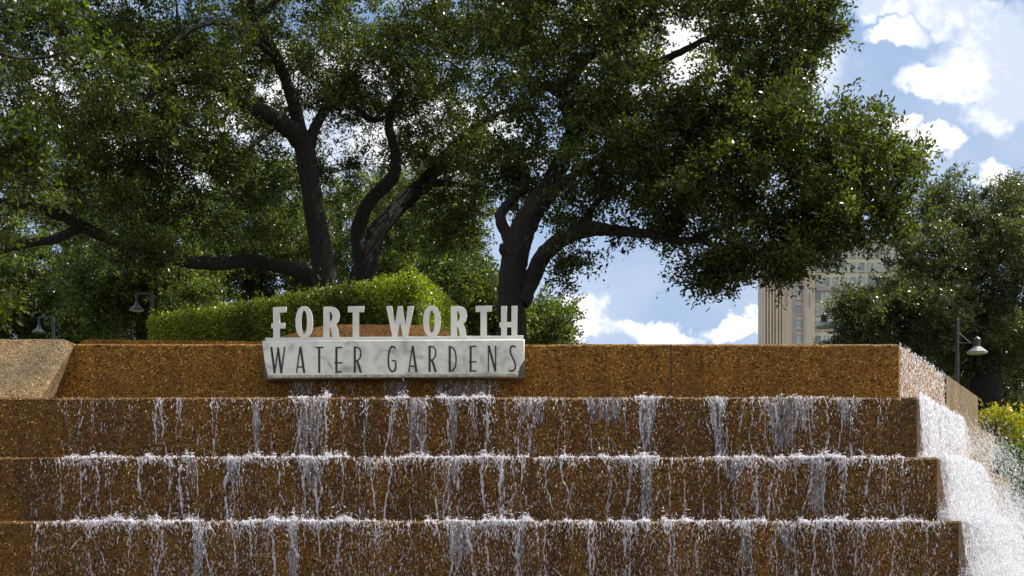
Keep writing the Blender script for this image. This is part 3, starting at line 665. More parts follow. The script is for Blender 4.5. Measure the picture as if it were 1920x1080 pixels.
# ------------------------------------------------------------------ foliage
def unit(a): return a/np.maximum(1e-9, np.linalg.norm(a, axis=-1, keepdims=True))
def leaf_mesh(P, Dr, size, asp=.42, upb=.6):
    n = len(P); Dr = unit(Dr)
    N_ = rng.normal(size=(n, 3)); N_[:, 2] += upb
    W = unit(np.cross(Dr, N_)); Nn = np.cross(W, Dr)
    L_ = (size*rng.uniform(.65, 1.25, n))[:, None]; w = L_*asp*.5
    b0 = P; tip = P+Dr*L_; m = P+Dr*L_*.45+Nn*L_*.08
    V = np.stack([b0, m+W*w, tip, m-W*w], 1).reshape(-1, 3)
    F = np.arange(4*n).reshape(-1, 4)
    return V, F
def clump_leaves(C, r, per, size, sprigs=12, droop=.15, asp=.42, outward=None):
    """leafy sprigs round each clump centre"""
    n = len(C); S_ = sprigs; k = max(2, per//S_)
    d = rng.normal(size=(n, S_, 3)); d[..., 2] *= .75; d[..., 2] += .12; d = unit(d)
    ln = (np.asarray(r).reshape(-1, 1) if np.ndim(r) else r)*rng.uniform(.45, 1.15, (n, S_))
    st = C[:, None]+rng.normal(0, .06, (n, S_, 3))
    t = rng.uniform(.12, 1.0, (n, S_, k))
    pos = st[:, :, None] + d[:, :, None]*(ln[:, :, None]*t)[..., None]
    pos[..., 2] -= droop*(t**2)*ln[:, :, None]
    pos += rng.normal(0, .022, pos.shape)*(size/.05)
    ld = unit(d[:, :, None]*.75+rng.normal(0, .75, pos.shape))
    return leaf_mesh(pos.reshape(-1, 3), ld.reshape(-1, 3), size, asp)
def ellsamp(e):
    px, py, D, rx, ry, rd, n = e
    p = unit(rng.normal(size=(n, 3)))*rng.uniform(0, 1, (n, 1))**(1/2.3)
    c = np.array(at(px, py, D)); s = D/FP
    return c + p*np.array([rx*s, rd, ry*s])
def catmull(pts, m=6):
    P = [np.array(p, float) for p in pts]; P = [2*P[0]-P[1]]+P+[2*P[-1]-P[-2]]; out = []
    for i in range(1, len(P)-2):
        for k in range(m):
            t = k/m; a, b_, c, d = P[i-1:i+3]
            out.append(.5*((2*b_)+(-a+c)*t+(2*a-5*b_+4*c-d)*t*t+(-a+3*b_-3*c+d)*t**3))
    out.append(P[-2]); return np.array(out)
def tube(acc, pts, k=12, lump=.025):
    """pts (n,4): xyz, radius"""
    p = pts[:, :3]; r = pts[:, 3]; n = len(p); T = unit(np.gradient(p, axis=0)); up = np.array([.13, .9, .1])
    U = unit(np.cross(T, up)); W = np.cross(T, U); a = np.linspace(0, 2*np.pi, k, endpoint=False)
    rr = r[:, None]*(1+rng.normal(0, lump, (n, k)))
    V = p[:, None]+(U[:, None]*np.cos(a)[None, :, None]+W[:, None]*np.sin(a)[None, :, None])*rr[..., None]
    i = np.arange(n-1)[:, None]*k; j = np.arange(k)
    F = np.stack([i+j, i+(j+1) % k, i+k+(j+1) % k, i+k+j], 2).reshape(-1, 4)
    acc.add(V.reshape(-1, 3), F)
def frusta(acc, A_, B_, ra, rb, k=4):
    T = unit(B_-A_); U = unit(np.cross(T, np.array([.3, .8, .52]))); W = np.cross(T, U); a = np.linspace(0, 2*np.pi, k, endpoint=False)
    ring = U[:, None]*np.cos(a)[None, :, None]+W[:, None]*np.sin(a)[None, :, None]
    V = np.concatenate([A_[:, None]+ring*ra[:, None, None], B_[:, None]+ring*rb[:, None, None]], 1)
    n = len(A_); f = np.array([(j, (j+1) % k, k+(j+1) % k, k+j) for j in range(k)])
    acc.add(V.reshape(-1, 3), (np.arange(n)[:, None, None]*2*k+f[None]).reshape(-1, 4))
def tree(name, label, limbs, ells, leafmat, r=.36, per=250, size=.060, cat='tree', group=None, base=None, twig=.007, asp=.42, sprigs=12):
    """limbs: polylines of (px,py,D,radius_m)"""
    wood = Acc(); nodes = []
    for lb in limbs:
        P4 = [(*at(px, py, D), rad) for px, py, D, rad in lb]
        c = catmull(P4, 7); c[-5:, 3] *= np.array([.85, .7, .55, .4, .2]); c[:, :3] += rng.normal(0, .004, (len(c), 3)); tube(wood, c); nodes.append(c[2:])
    nodes = np.concatenate(nodes); npos = nodes[:, :3].copy(); nrad = nodes[:, 3].copy()
    C = np.concatenate([ellsamp(e) for e in ells])
    C = C[C[:, 2] > GB+.3]
    pxs = 960+C[:, 0]/C[:, 1]*FP; pys = HZ-(C[:, 2]-EYE)/C[:, 1]*FP; keep = np.ones(len(C), bool); luck = rng.random(len(C)) < .88
    for gx, gy_, gd, gr in OPEN: keep &= ~((np.hypot(pxs-gx, pys-gy_) < gr) & (C[:, 1] < gd))
    C = C[keep | ~luck]
    d0 = np.array([np.min(np.sum((npos-c)**2, 1)) for c in C]); order = np.argsort(d0)
    A_, B_, ra, rb = [], [], [], []
    pos = list(npos); rad = list(nrad)
    arr = np.empty((len(npos)+len(C)*3, 3)); arr[:len(npos)] = npos; rr = np.empty(len(arr)); rr[:len(npos)] = nrad; m = len(npos)
    for c in C[order]:
        dd = np.linalg.norm(arr[:m]-c, axis=1); j = int(np.argmin(dd)); p = arr[j].copy(); L_ = dd[j]; r0 = min(rr[j]*.7, twig+.010*L_)
        q1 = p+(c-p)*.36+rng.normal(0, .07*L_+.01, 3); q2 = p+(c-p)*.7+rng.normal(0, .06*L_+.01, 3)
        seq = [p, q1, q2, c]; rs = [r0, r0*.8, r0*.6, max(.004, r0*.35)]
        for a in range(3):
            A_.append(seq[a]); B_.append(seq[a+1]); ra.append(rs[a]); rb.append(rs[a+1])
            arr[m] = seq[a+1]; rr[m] = rs[a+1]; m += 1
    frusta(wood, np.array(A_), np.array(B_), np.array(ra), np.array(rb))
    root = empty(name, base or tuple(at(limbs[0][0][0], limbs[0][0][1], limbs[0][0][2])))
    tag(root, label, cat, group)
    me = np_mesh('trunk', np.concatenate(wood.V), np.concatenate(wood.F)); me.polygons.foreach_set('use_smooth', np.ones(len(me.polygons), bool)); link('trunk', me, M_bark, root)
    V, F = clump_leaves(C, r*rng.uniform(.7, 1.25, len(C)), per, size, sprigs, asp=asp)
    link('crown', np_mesh('crown', V, F), leafmat, root)
    return root

# air round the limbs: no leaf sprays grow in front of the bare stretches, and the canopy has open windows
OPEN = []
def open_along(pts, r, pr=.88):
    for (x0, y0, d0), (x1, y1, d1) in zip(pts, pts[1:]):
        m = max(1, int(math.hypot(x1-x0, y1-y0)/15))
        for k in range(m+1):
            t = k/m; OPEN.append((x0+(x1-x0)*t, y0+(y1-y0)*t, d0+(d1-d0)*t+.2, r*.86))
open_along([(962, 640, 18), (960, 480, 18), (990, 400, 18), (1045, 325, 18.2)], 48)
open_along([(1000, 520, 18), (1022, 475, 17.8), (1060, 445, 17.6), (1100, 432, 17.5), (1160, 434, 17.3), (1215, 440, 17)], 42)
open_along([(1008, 505, 60), (1035, 480, 60)], 26)
open_along([(1215, 440, 17), (1290, 452, 16.8), (1345, 430, 16.6), (1440, 411, 16.4)], 27)
open_along([(608, 560, 20), (590, 400, 20), (566, 262, 20), (500, 220, 19.2)], 36); open_along([(470, 200, 19.2), (400, 158, 18.4)], 18)
open_along([(545, 185, 19.7), (500, 80, 19.3), (475, 10, 19)], 22)
open_along([(590, 527, 21), (470, 490, 20), (350, 492, 19.2)], 40)
open_along([(200, 445, 18.7), (115, 405, 18.4), (0, 376, 18)], 36)
open_along([(150, 428, 18.5), (60, 456, 18.2), (0, 466, 18)], 26)
open_along([(684, 500, 21.5), (672, 425, 21.4), (695, 375, 21.2), (738, 325, 21)], 36)
open_along([(700, 450, 21.5), (755, 380, 21.8), (800, 335, 22)], 38)
for gx, gy_, gr in [(240, 200, 30), (225, 262, 26), (350, 125, 26), (385, 200, 26), (445, 245, 34), (510, 160, 30), (600, 215, 26), (615, 110, 26), (100, 315, 22), (662, 250, 34), (690, 145, 30), (725, 175, 24), (945, 132, 24), (1025, 190, 30), (1040, 240, 26),
                    (1215, 222, 26), (1255, 65, 34), (1290, 95, 24), (330, 30, 34), (390, 60, 28), (540, 30, 26), (700, 35, 34), (860, 8, 26), (430, 40, 24), (820, 210, 22), (770, 150, 22), (1150, 320, 20), (1330, 160, 22), (1440, 340, 18), (1240, 290, 18), (1540, 210, 18), (1120, 140, 20), (900, 130, 20), (880, 210, 20), (1500, 360, 16), (1620, 320, 16)]:
    OPEN.append((gx, gy_, 60, gr*.85))
OPEN.append((1600, 515, 24, 36)); OPEN.append((1650, 500, 24, 36)); OPEN.append((1500, 560, 24, 40))
OPEN.append((1536, 600, 23.5, 46))      # clearing round the half hidden lamp
Gp = 'live oaks around the fountain'
# tree with the tall leaning trunk
tree('live_oak', 'live oak with tall dark trunk forking beneath the left canopy, left of the hedge top', [
    [(622, 720, 20, 0.216), (612, 560, 20, 0.208), (604, 480, 20, 0.180), (590, 400, 20, 0.164), (578, 320, 20, 0.160), (566, 266, 20, .165), (520, 225, 19.6, .136), (470, 200, 19.2, .112), (420, 165, 18.8, .088), (370, 148, 18.4, .072), (310, 160, 18, .056), (240, 205, 17.5, .04)],
    [(575, 310, 20, .12), (562, 245, 19.95, .115), (545, 175, 19.7, 0.092), (515, 100, 19.4, 0.080), (480, 40, 19.2, 0.072), (470, -20, 19, 0.064), (455, -110, 18.8, 0.048)],
    [(584, 345, 20, .09), (582, 270, 20.05, .09), (610, 205, 20.3, 0.072), (650, 190, 20.8, 0.056), (700, 225, 21, 0.048), (750, 205, 21.4, 0.032)],
    [(420, 170, 18.8, 0.064), (390, 110, 19, 0.048), (340, 60, 19.2, 0.040), (330, 0, 19.2, 0.032)],
    [(515, 105, 19.4, 0.056), (430, 45, 18.6, 0.040), (360, 55, 18.2, 0.032), (290, 110, 17.8, 0.024)],
    [(510, 245, 19.6, 0.040), (450, 290, 18.8, 0.028), (380, 330, 18.3, 0.020)],
    [(480, 40, 19.2, 0.048), (540, -20, 19.4, 0.040), (600, -60, 19.6, 0.032)],
    ], [
    (120, 60, 18.5, 220, 90, 2.2, 95), (60, 190, 18, 150, 60, 2, 45), (330, 20, 19.5, 200, 75, 2.2, 70), (470, 90, 19, 70, 60, 1.5, 18), (640, 60, 20.5, 130, 110, 2.2, 75), (620, 150, 20, 80, 60, 1.6, 22),
    (220, 250, 18, 140, 60, 1.8, 55), (400, 260, 18.3, 110, 60, 1.5, 32), (560, -120, 20, 420, 110, 3.2, 150), (100, -100, 18, 300, 100, 3, 90), (330, 330, 18.6, 160, 50, 1.4, 45), (330, 100, 19.3, 90, 40, 1.2, 14), (700, 180, 21, 90, 60, 1.5, 30), (440, 150, 19, 60, 60, 1.2, 14), (360, 190, 18.4, 130, 60, 1.4, 34), (420, 110, 21, 160, 90, 1.6, 44), (560, 190, 21, 120, 70, 1.2, 22), (260, 120, 18.6, 110, 60, 1.2, 30), (480, 260, 21, 110, 50, 1.0, 14), (430, 160, 23.5, 330, 120, 1.5, 95), (180, 240, 23, 180, 90, 1.5, 45), (600, 330, 21.4, 90, 50, .9, 14), (500, 340, 21, 70, 60, 1, 12)],
    M_leaf, group=Gp, base=tuple((at(622, 720, 20).x, 20, GB)))
tree('live_oak', 'live oak with two stems forking low in a V directly above the hedge top', [
    [(688, 700, 21.5, .27), (684, 560, 21.5, .235), (685, 500, 21.5, .22), (694, 455, 21.55, .19), (720, 418, 21.6, .155), (755, 380, 21.8, .145), (795, 345, 22, .14), (830, 300, 22, .113), (890, 240, 22, .087), (960, 200, 22, .06)],
    [(684, 530, 21.5, .15), (676, 470, 21.45, .145), (673, 425, 21.4, .13), (695, 375, 21.2, .113), (735, 335, 21, .109), (742, 290, 21, .087), (730, 230, 21, .07), (760, 150, 21, .05)],
    [(590, 528, 21, 0.148), (560, 510, 20.6, 0.131), (520, 498, 20.2, 0.113), (470, 490, 20, 0.109), (420, 494, 19.6, 0.104), (360, 492, 19.2, 0.100), (300, 478, 19, 0.096), (235, 458, 18.8, 0.096), (175, 435, 18.6, 0.087), (115, 405, 18.4, 0.074), (50, 385, 18.2, 0.065), (-30, 372, 18, 0.052)],
    [(690, 560, 21.5, 0.174), (640, 545, 21.3, 0.157), (590, 527, 21, 0.144)],
    [(150, 425, 18.5, 0.070), (110, 446, 18.3, 0.065), (60, 456, 18.2, 0.061), (15, 462, 18, 0.078), (-30, 480, 18, 0.087)],
    [(800, 342, 22, 0.078), (850, 345, 21.4, 0.052), (905, 350, 21, 0.044)],
    ], [
    (800, 240, 21.5, 110, 90, 2.2, 70), (800, 90, 21.5, 130, 100, 2, 75), (900, 40, 21.5, 110, 110, 1.8, 60), (880, 300, 21.5, 100, 60, 1.5, 45), (850, 390, 22, 80, 50, 1.2, 35), (690, 290, 22, 60, 40, 1, 10), (60, 330, 17.6, 120, 50, 1.2, 22), (240, 400, 18.5, 150, 45, 1.2, 30), (430, 440, 19.5, 100, 40, 1, 14), (840, 450, 22.5, 60, 40, 1, 16), (760, 170, 24.2, 170, 130, 1.5, 60), (275, 468, 17.9, 60, 30, .5, 12), (880, 420, 22.5, 50, 60, 1, 14)],
    M_leaf, group=Gp, base=(at(688, 700, 21.5).x, 21.5, GB))
tree('live_oak', 'broad live oak with dark trunk behind the sign and a limb reaching right', [
    [(962, 720, 18, 0.243), (962, 640, 18, 0.211), (958, 560, 18, 0.194), (962, 510, 18, 0.189), (968, 470, 18, 0.194), (980, 432, 18, 0.184), (1002, 390, 18, 0.162), (1030, 350, 18.2, 0.149), (1055, 300, 18.4, 0.126), (1075, 245, 18.6, 0.108), (1060, 180, 19, 0.090), (1100, 110, 19.2, 0.072), (1180, 60, 19.4, 0.060), (1230, 20, 19.4, 0.050)],
    [(975, 565, 18, 0.153), (998, 520, 18, 0.126), (1022, 475, 17.8, 0.117), (1060, 445, 17.6, 0.113), (1100, 430, 17.5, 0.113), (1150, 432, 17.3, 0.077), (1210, 438, 17, 0.063), (1290, 452, 16.8, 0.050), (1340, 432, 16.6, 0.040), (1400, 412, 16.4, 0.040), (1450, 415, 16.2, 0.020)],
    [(1098, 432, 17.5, 0.081), (1108, 395, 17.6, 0.050), (1140, 360, 17.8, 0.040), (1200, 330, 18, 0.035)],
    [(972, 500, 18, 0.090), (950, 440, 18, 0.086), (938, 405, 18, 0.077), (962, 372, 18.2, 0.063), (985, 345, 18.4, 0.060), (970, 300, 18.6, 0.050), (930, 250, 18.8, 0.045)],
    [(966, 500, 18, 0.090), (946, 470, 17.92, 0.077), (938, 458, 17.85, 0.050)],
    [(1020, 370, 18, 0.108), (1065, 335, 17.8, 0.063), (1120, 300, 17.6, 0.059), (1180, 260, 17.2, 0.050), (1260, 230, 17, 0.040), (1340, 240, 16.8, 0.030)],
    [(1080, 230, 18.6, 0.081), (1150, 150, 18.4, 0.063), (1240, 115, 18.2, 0.055), (1300, 85, 18, 0.045), (1360, 60, 17.8, 0.035), (1430, 55, 17.6, 0.025)],
    [(1055, 180, 19, 0.063), (1000, 150, 19, 0.060), (950, 150, 19, 0.050), (900, 190, 19, 0.040)],
    [(1300, 450, 16.8, 0.030), (1360, 470, 16.5, 0.022), (1420, 500, 16.2, 0.015)],
    ], [
    (1000, 60, 18.8, 120, 100, 2.2, 90), (1010, 200, 18.6, 120, 80, 2.0, 75), (960, 330, 18.6, 90, 60, 1.6, 40), (1140, 60, 18.8, 120, 110, 2.2, 85), (1270, 20, 18.4, 130, 60, 2, 60),
    (1160, 190, 17.8, 110, 90, 2, 85), (1170, 310, 17.4, 120, 70, 1.8, 80), (1300, 240, 17.4, 110, 90, 1.9, 90), (1330, 350, 16.8, 130, 80, 1.7, 82),
    (1430, 60, 17.8, 130, 75, 1.6, 75), (1530, 40, 17.6, 55, 55, 1, 24), (1540, 90, 17.6, 40, 30, .8, 9), (1440, 165, 17.4, 75, 60, 1.3, 45), (1490, 150, 17.4, 35, 45, .8, 10), (1420, 260, 17, 100, 75, 1.6, 60), (1530, 290, 16.8, 100, 80, 1.5, 62),
    (1610, 260, 16.6, 50, 50, .9, 22), (1590, 380, 16.6, 100, 75, 1.4, 60), (1650, 330, 16.5, 65, 65, 1, 34), (1700, 300, 16.5, 40, 30, .6, 8), (1480, 405, 16.4, 120, 55, 1.4, 48), (1440, 500, 16.3, 60, 30, .7, 8), (1370, 475, 16.2, 70, 50, .9, 30), (1365, 520, 16.1, 32, 34, .5, 8), (1470, 490, 16.2, 60, 28, .8, 13), (1310, 500, 16.4, 40, 24, .6, 7), (1560, 450, 16.5, 90, 32, .8, 15), (1640, 420, 16.5, 70, 36, .8, 12), (1500, 505, 16.4, 70, 28, .6, 8), (1670, 390, 16.5, 60, 40, .7, 9), (1590, 500, 16.6, 40, 20, .5, 4),
    (1090, 380, 17.8, 80, 40, 1.3, 26), (1220, 420, 17, 80, 35, 1.1, 24), (1060, 495, 17.4, 50, 38, .8, 17), (1095, 470, 17.4, 60, 30, .8, 12), (1190, 450, 17, 50, 16, .7, 6), (1290, 440, 16.8, 60, 30, .9, 16),
    (1100, -120, 19, 300, 110, 3, 110), (1380, -90, 18, 200, 80, 2.4, 60)],
    M_leaf, group=Gp, base=(at(962, 720, 18).x, 18, GB), r=.29, per=165, size=.070)
tree('live_oak', 'near live oak at the left edge with larger brighter leaf sprays', [
    [(-420, 800, 12, .2), (-400, 500, 12, .18), (-330, 250, 12, .15), (-200, 120, 12, .1), (-100, 60, 12, .05), (0, 100, 12, .02), (60, 110, 12.2, .012), (150, 90, 12.2, .008)],
    [(-360, 330, 12, .1), (-220, 290, 12, .08), (-80, 270, 12, .05), (0, 280, 12, .03), (60, 290, 12, .015)],
    [(-220, 300, 12, .06), (-120, 380, 12, .04), (-20, 420, 12, .025), (40, 380, 12, .015)],
    ], [(45, 265, 12, 62, 32, .5, 11), (30, 330, 12, 55, 45, .6, 14), (60, 370, 12, 55, 20, .4, 5), (10, 430, 12, 30, 50, .4, 3), (0, 570, 12, 22, 60, .3, 5), (150, 60, 12.3, 60, 45, .6, 9), (195, 90, 12, 30, 30, .4, 4), (20, 130, 12.4, 40, 50, .6, 3), (20, 20, 12.6, 60, 40, .8, 4), (230, 130, 12.3, 28, 14, .3, 2), (-190, 150, 12.5, 120, 250, 1.5, 60)],
    M_leaf_near, r=.22, per=130, size=.062, group=Gp, base=(at(-420, 800, 12).x, 12, GB), asp=.48)
tree('live_oak', 'grey-green sunlit live oak filling the right edge behind the street lamp', [
    [(1850, 900, 24, .32), (1850, 700, 24, .28), (1830, 600, 24, .25), (1800, 520, 24, .15), (1750, 450, 24, .1)],
    [(1845, 640, 24, .2), (1900, 540, 24.5, .15), (1960, 450, 25, .1)],
    [(1840, 650, 24, .15), (1760, 600, 23, .1), (1680, 570, 22.5, .06), (1630, 560, 22, .04)],
    ], [
    (1830, 480, 24, 120, 110, 2.4, 150), (1900, 420, 24, 100, 70, 2, 75), (1900, 350, 24, 30, 25, .6, 9), (1790, 400, 24, 30, 45, .7, 14), (1750, 500, 23.5, 60, 70, 1.6, 55), (1700, 590, 23, 110, 65, 1.8, 120), (1620, 600, 22.5, 60, 50, 1.2, 55), (1650, 560, 22.5, 40, 24, .8, 14), (1830, 630, 24.2, 140, 80, 2, 130), (1600, 640, 22.5, 40, 30, .8, 16),
    (1980, 560, 24.5, 120, 170, 2.4, 130), (1850, 720, 25.5, 160, 50, 2, 70), (1700, 470, 23, 30, 40, .5, 14), (1745, 400, 23.5, 26, 45, .6, 14), (1770, 350, 23.6, 40, 26, .6, 8), (1680, 530, 22.8, 30, 24, .6, 6), (1590, 600, 22.0, 14, 34, .3, 9), (1600, 560, 22.0, 20, 24, .3, 6)],
    M_leaf_right, r=.34, per=300, size=.058, group=Gp, base=(at(1850, 900, 24).x, 24, GB))
# trees behind
def back_tree(cx, D, cy, rx, ry, n, label, mat=M_leaf_back, size=.085, r=.55, per=280, rd=2.2):
    by = HZ-(GB-EYE)*FP/D
    kx = rx/150; tree('background_tree', label, [[(cx, by, D, .22), (cx+5, (by+cy)/2+60, D, .19), (cx-6, cy+40, D, .14), (cx+8, cy-20*kx, D, .08)], [(cx, cy+90, D, .12), (cx-50*kx, cy+20, D, .07), (cx-90*kx, cy-20*kx, D, .04)], [(cx, cy+80, D, .12), (cx+50*kx, cy+10, D, .07), (cx+90*kx, cy-30*kx, D, .04)]],
         [(cx, cy, D, rx, ry, rd, n), (cx-rx*.5, cy+ry*.5, D-.5, rx*.55, ry*.5, rd*.8, n//4), (cx+rx*.5, cy+ry*.45, D-.5, rx*.55, ry*.5, rd*.8, n//4)],
         mat, r=r, per=per, size=size, cat='tree', group='trees in the park beyond the fountain', base=(at(cx, 0, D).x, D, GB), twig=.01, asp=.5)
back_tree(60, 34, 520, 170, 150, 190, 'pale olive background tree low at the left edge, above the leftmost lamp')
back_tree(270, 31, 480, 150, 160, 190, 'sunlit background tree between the two left lamps, under the long horizontal limb')
back_tree(480, 36, 430, 150, 160, 210, 'light green background tree showing left of the tall leaning trunk')
back_tree(760, 35, 470, 150, 150, 200, 'background tree seen through the low V-shaped stems above the hedge')
back_tree(890, 30, 560, 75, 90, 70, 'small yellow-green background tree between hedge and trunk behind the sign')
back_tree(1010, 29, 605, 62, 52, 46, 'small feathery tree tip showing right of the trunk above the fountain wall', r=.42)
back_tree(150, 44, 330, 230, 110, 130, 'tall distant tree rising behind the left canopy', r=.8)
back_tree(640, 45, 380, 210, 90, 120, 'distant tree crown behind the two stemmed oak', r=.7)
back_tree(1800, 36, 640, 230, 120, 200, 'dark background tree behind the right street lamp', mat=M_leaf_shade)
back_tree(1900, 30, 720, 150, 90, 130, 'deeply shaded low tree behind the yellow shrubs', mat=M_leaf_shade)
back_tree(330, 40, 600, 330, 60, 150, 'dark low tree mass behind the left lamps', mat=M_leaf_shade)

# ------------------------------------------------------------------ hedge
def leafy_surface(name, label, cat, faces, dens, size, mat, amp=.05, core=None, group=None, stems=None, asp=.5):
    """faces: quads (4 corner points) covered with leaf sprays; core = solid woody interior"""
    Vs, Fs, n0 = [], [], 0
    for q in faces:
        q = [np.array(p, float) for p in q]; ar = np.linalg.norm(np.cross(q[1]-q[0], q[3]-q[0])); n = int(ar*dens)
        u = rng.random((n, 1)); v = rng.random((n, 1)); P = q[0]*(1-u)*(1-v)+q[1]*u*(1-v)+q[2]*u*v+q[3]*(1-u)*v
        nn = unit(np.cross(q[1]-q[0], q[3]-q[0])[None])[0]
        P = P + nn*(rng.normal(0, amp, (n, 1))+amp*.9*np.sin(P[:, :1]*9+P[:, 2:]*7)*np.sin(P[:, 1:2]*8))
        d = unit(nn*.5+rng.normal(0, .8, (n, 3))+np.array([0, 0, .2]))
        V, F = leaf_mesh(P, d, size, asp); Vs.append(V); Fs.append(F+n0); n0 += len(V)
    q = [np.array(p, float) for p in faces[1]]; n = 260     # stray shoots along the clipped top
    u = rng.random((n, 1)); v = rng.random((n, 1))**2; P = q[0]*(1-u)*(1-v)+q[1]*u*(1-v)+q[2]*u*v+q[3]*(1-u)*v
    hh = rng.exponential(.035, (n, 1)); P = np.repeat(P, 7, 0)+np.array([0, 0, 1.])*np.repeat(hh, 7, 0)*np.tile(np.linspace(.2, 1.4, 7)[:, None], (n, 1))+rng.normal(0, .008, (n*7, 3))
    V, F = leaf_mesh(P, rng.normal(0, 1, (n*7, 3))+np.array([0, 0, .6]), size*1.1, asp); Vs.append(V); Fs.append(F+n0)
    root = empty(name, tuple(core[0])); tag(root, label, cat, group)
    link('foliage', np_mesh('foliage', np.concatenate(Vs), np.concatenate(Fs)), mat, root)
    return root
zt_h = 4.32; zb_h = 3.4
pA = at(278, 0, 16.6); pB = at(785, 0, 13.6); pC = at(872, 0, 16.0); pD = at(300, 0, 18)
def hq(p, z): return (p.x, p.y, z)
zL = EYE+(HZ-598)/FP*16.6; zB = EYE+(HZ-512)/FP*13.6; zC = EYE+(HZ-588)/FP*16.0
hd = leafy_surface('hedge', 'long clipped green hedge with sunlit top and shaded front behind the sign', 'hedge',
    [[hq(pA, zb_h), hq(pB, zb_h), hq(pB, zB), hq(pA, zL)], [hq(pA, zL), hq(pB, zB), hq(pC, zC), hq(pD, zL)], [hq(pB, zb_h), hq(pC, zb_h), hq(pC, zC), hq(pB, zB)],
     [hq(pA, zL-.05), hq(pB, zB-.05), hq(pC, zC-.05), hq(pD, zL-.05)], [(pA.x, pA.y+.06, zb_h), (pB.x, pB.y+.06, zb_h), (pB.x, pB.y+.06, zB-.03), (pA.x, pA.y+.06, zL-.03)]],
    4200, .036, M_hedge, amp=.022, core=[(pB.x, pB.y, GB)])
b = MB()
c = [(pA.x+.15, pA.y+.10), (pB.x-.03, pB.y+.12), (pC.x-.10, pC.y-.10), (pD.x+.2, pD.y-.1)]; zz = [zL-.1, zB-.1, zC-.1, zL-.1]
b.add([(x, y, GB) for x, y in c] + [(x, y, z) for (x, y), z in zip(c, zz)], [(0,1,5,4),(1,2,6,5),(2,3,7,6),(3,0,4,7),(4,5,6,7),(3,2,1,0)])
b.build('twig_core', simple('hedge_twigs', (.022, .022, .012), .9, 0, .5, 30), hd)
# dark clipped shrub row under the left trees
def shrub(name, label, cells, mat, r, per, size, group=None, asp=.42, sprigs=10, cat='shrub', D0=None):
    C = np.concatenate([ellsamp(e) for e in cells]); px, py, D = cells[0][:3]; base = at(px, py, D); z0 = D0 if D0 is not None else GB
    wood = Acc(); n = len(C); bs = np.tile(np.array([base.x, base.y, z0]), (n, 1))+rng.normal(0, .06, (n, 3))*[1, 1, 0]
    mid = (bs+C)/2+rng.normal(0, .05, (n, 3)); frusta(wood, bs, mid, np.full(n, .008), np.full(n, .006)); frusta(wood, mid, C, np.full(n, .006), np.full(n, .003))
    root = empty(name, (base.x, base.y, z0)); tag(root, label, cat, group)
    link('stems', np_mesh('stems', np.concatenate(wood.V), np.concatenate(wood.F)), M_bark, root)
    V, F = clump_leaves(C, r, per, size, sprigs, asp=asp); link('foliage', np_mesh('foliage', V, F), mat, root)
# right bed
shrub('heavenly_bamboo', 'yellow-green shrub with orange tips at the top of the right bed', [(1888, 802, 15, 55, 24, .5, 36), (1862, 792, 15, 22, 14, .3, 9)], M_nandina, .17, 130, .055, 'shrubs in the right bed', asp=.3)
shrub('heavenly_bamboo', 'yellow shrub against the right edge of the photo below the orange tipped one', [(1905, 835, 14.6, 30, 18, .4, 22), (1872, 842, 14.6, 18, 14, .3, 8)], M_nandina, .15, 130, .05, 'shrubs in the right bed', asp=.3)
shrub('low_shrub', 'rounded bright green shrub beside the falling water', [(1893, 872, 14.3, 40, 26, .4, 34)], M_shrub, .15, 150, .045, 'shrubs in the right bed', asp=.45)
shrub('low_shrub', 'shaded dark green shrub at the foot of the bed behind the spray', [(1890, 925, 14.0, 60, 30, .4, 44)], M_leaf, .17, 170, .045, 'shrubs in the right bed', asp=.45)
shrub('low_shrub', 'green shrub just beyond the right edge of the bed', [(1990, 860, 14.4, 60, 60, .6, 60)], M_shrub, .18, 130, .05, 'shrubs in the right bed', asp=.45)
b = MB(); q = at(1845, 945, 13.4); b.box((5.12, 13.30, 0), (9.5, 13.62, q.z-.02)); b.box((5.10, 13.26, q.z-.019), (9.5, 13.64, q.z+.03))
o = b.build('planter_wall', simple('grey_green_concrete', (.22, .23, .20), .6, 0, .35, 9)); tag(o, 'low grey retaining wall under the shrubs behind the splashing water', 'wall')
# weed on the side wall
p = at(1762, 706, 12.0); mb = MB()
for dx, ln in ((-.03, .06), (.005, .04), (.02, .07), (.04, .06)):
    a = Vector((p.x+dx*.5, 12.02, Zs[0]+.0)); t_ = a+Vector((dx*.8, 0, ln)); mb.bar(a, (a+t_)/2+Vector((0, 0, .01)), .003, 4, .0025); mb.bar((a+t_)/2+Vector((0, 0, .01)), t_+Vector((dx*.3, 0, 0)), .0025, 4, .0006)
o = mb.build('weed', M_shrub); tag(o, 'tiny tuft of green weed growing on the sloping-looking side wall edge', 'weed')

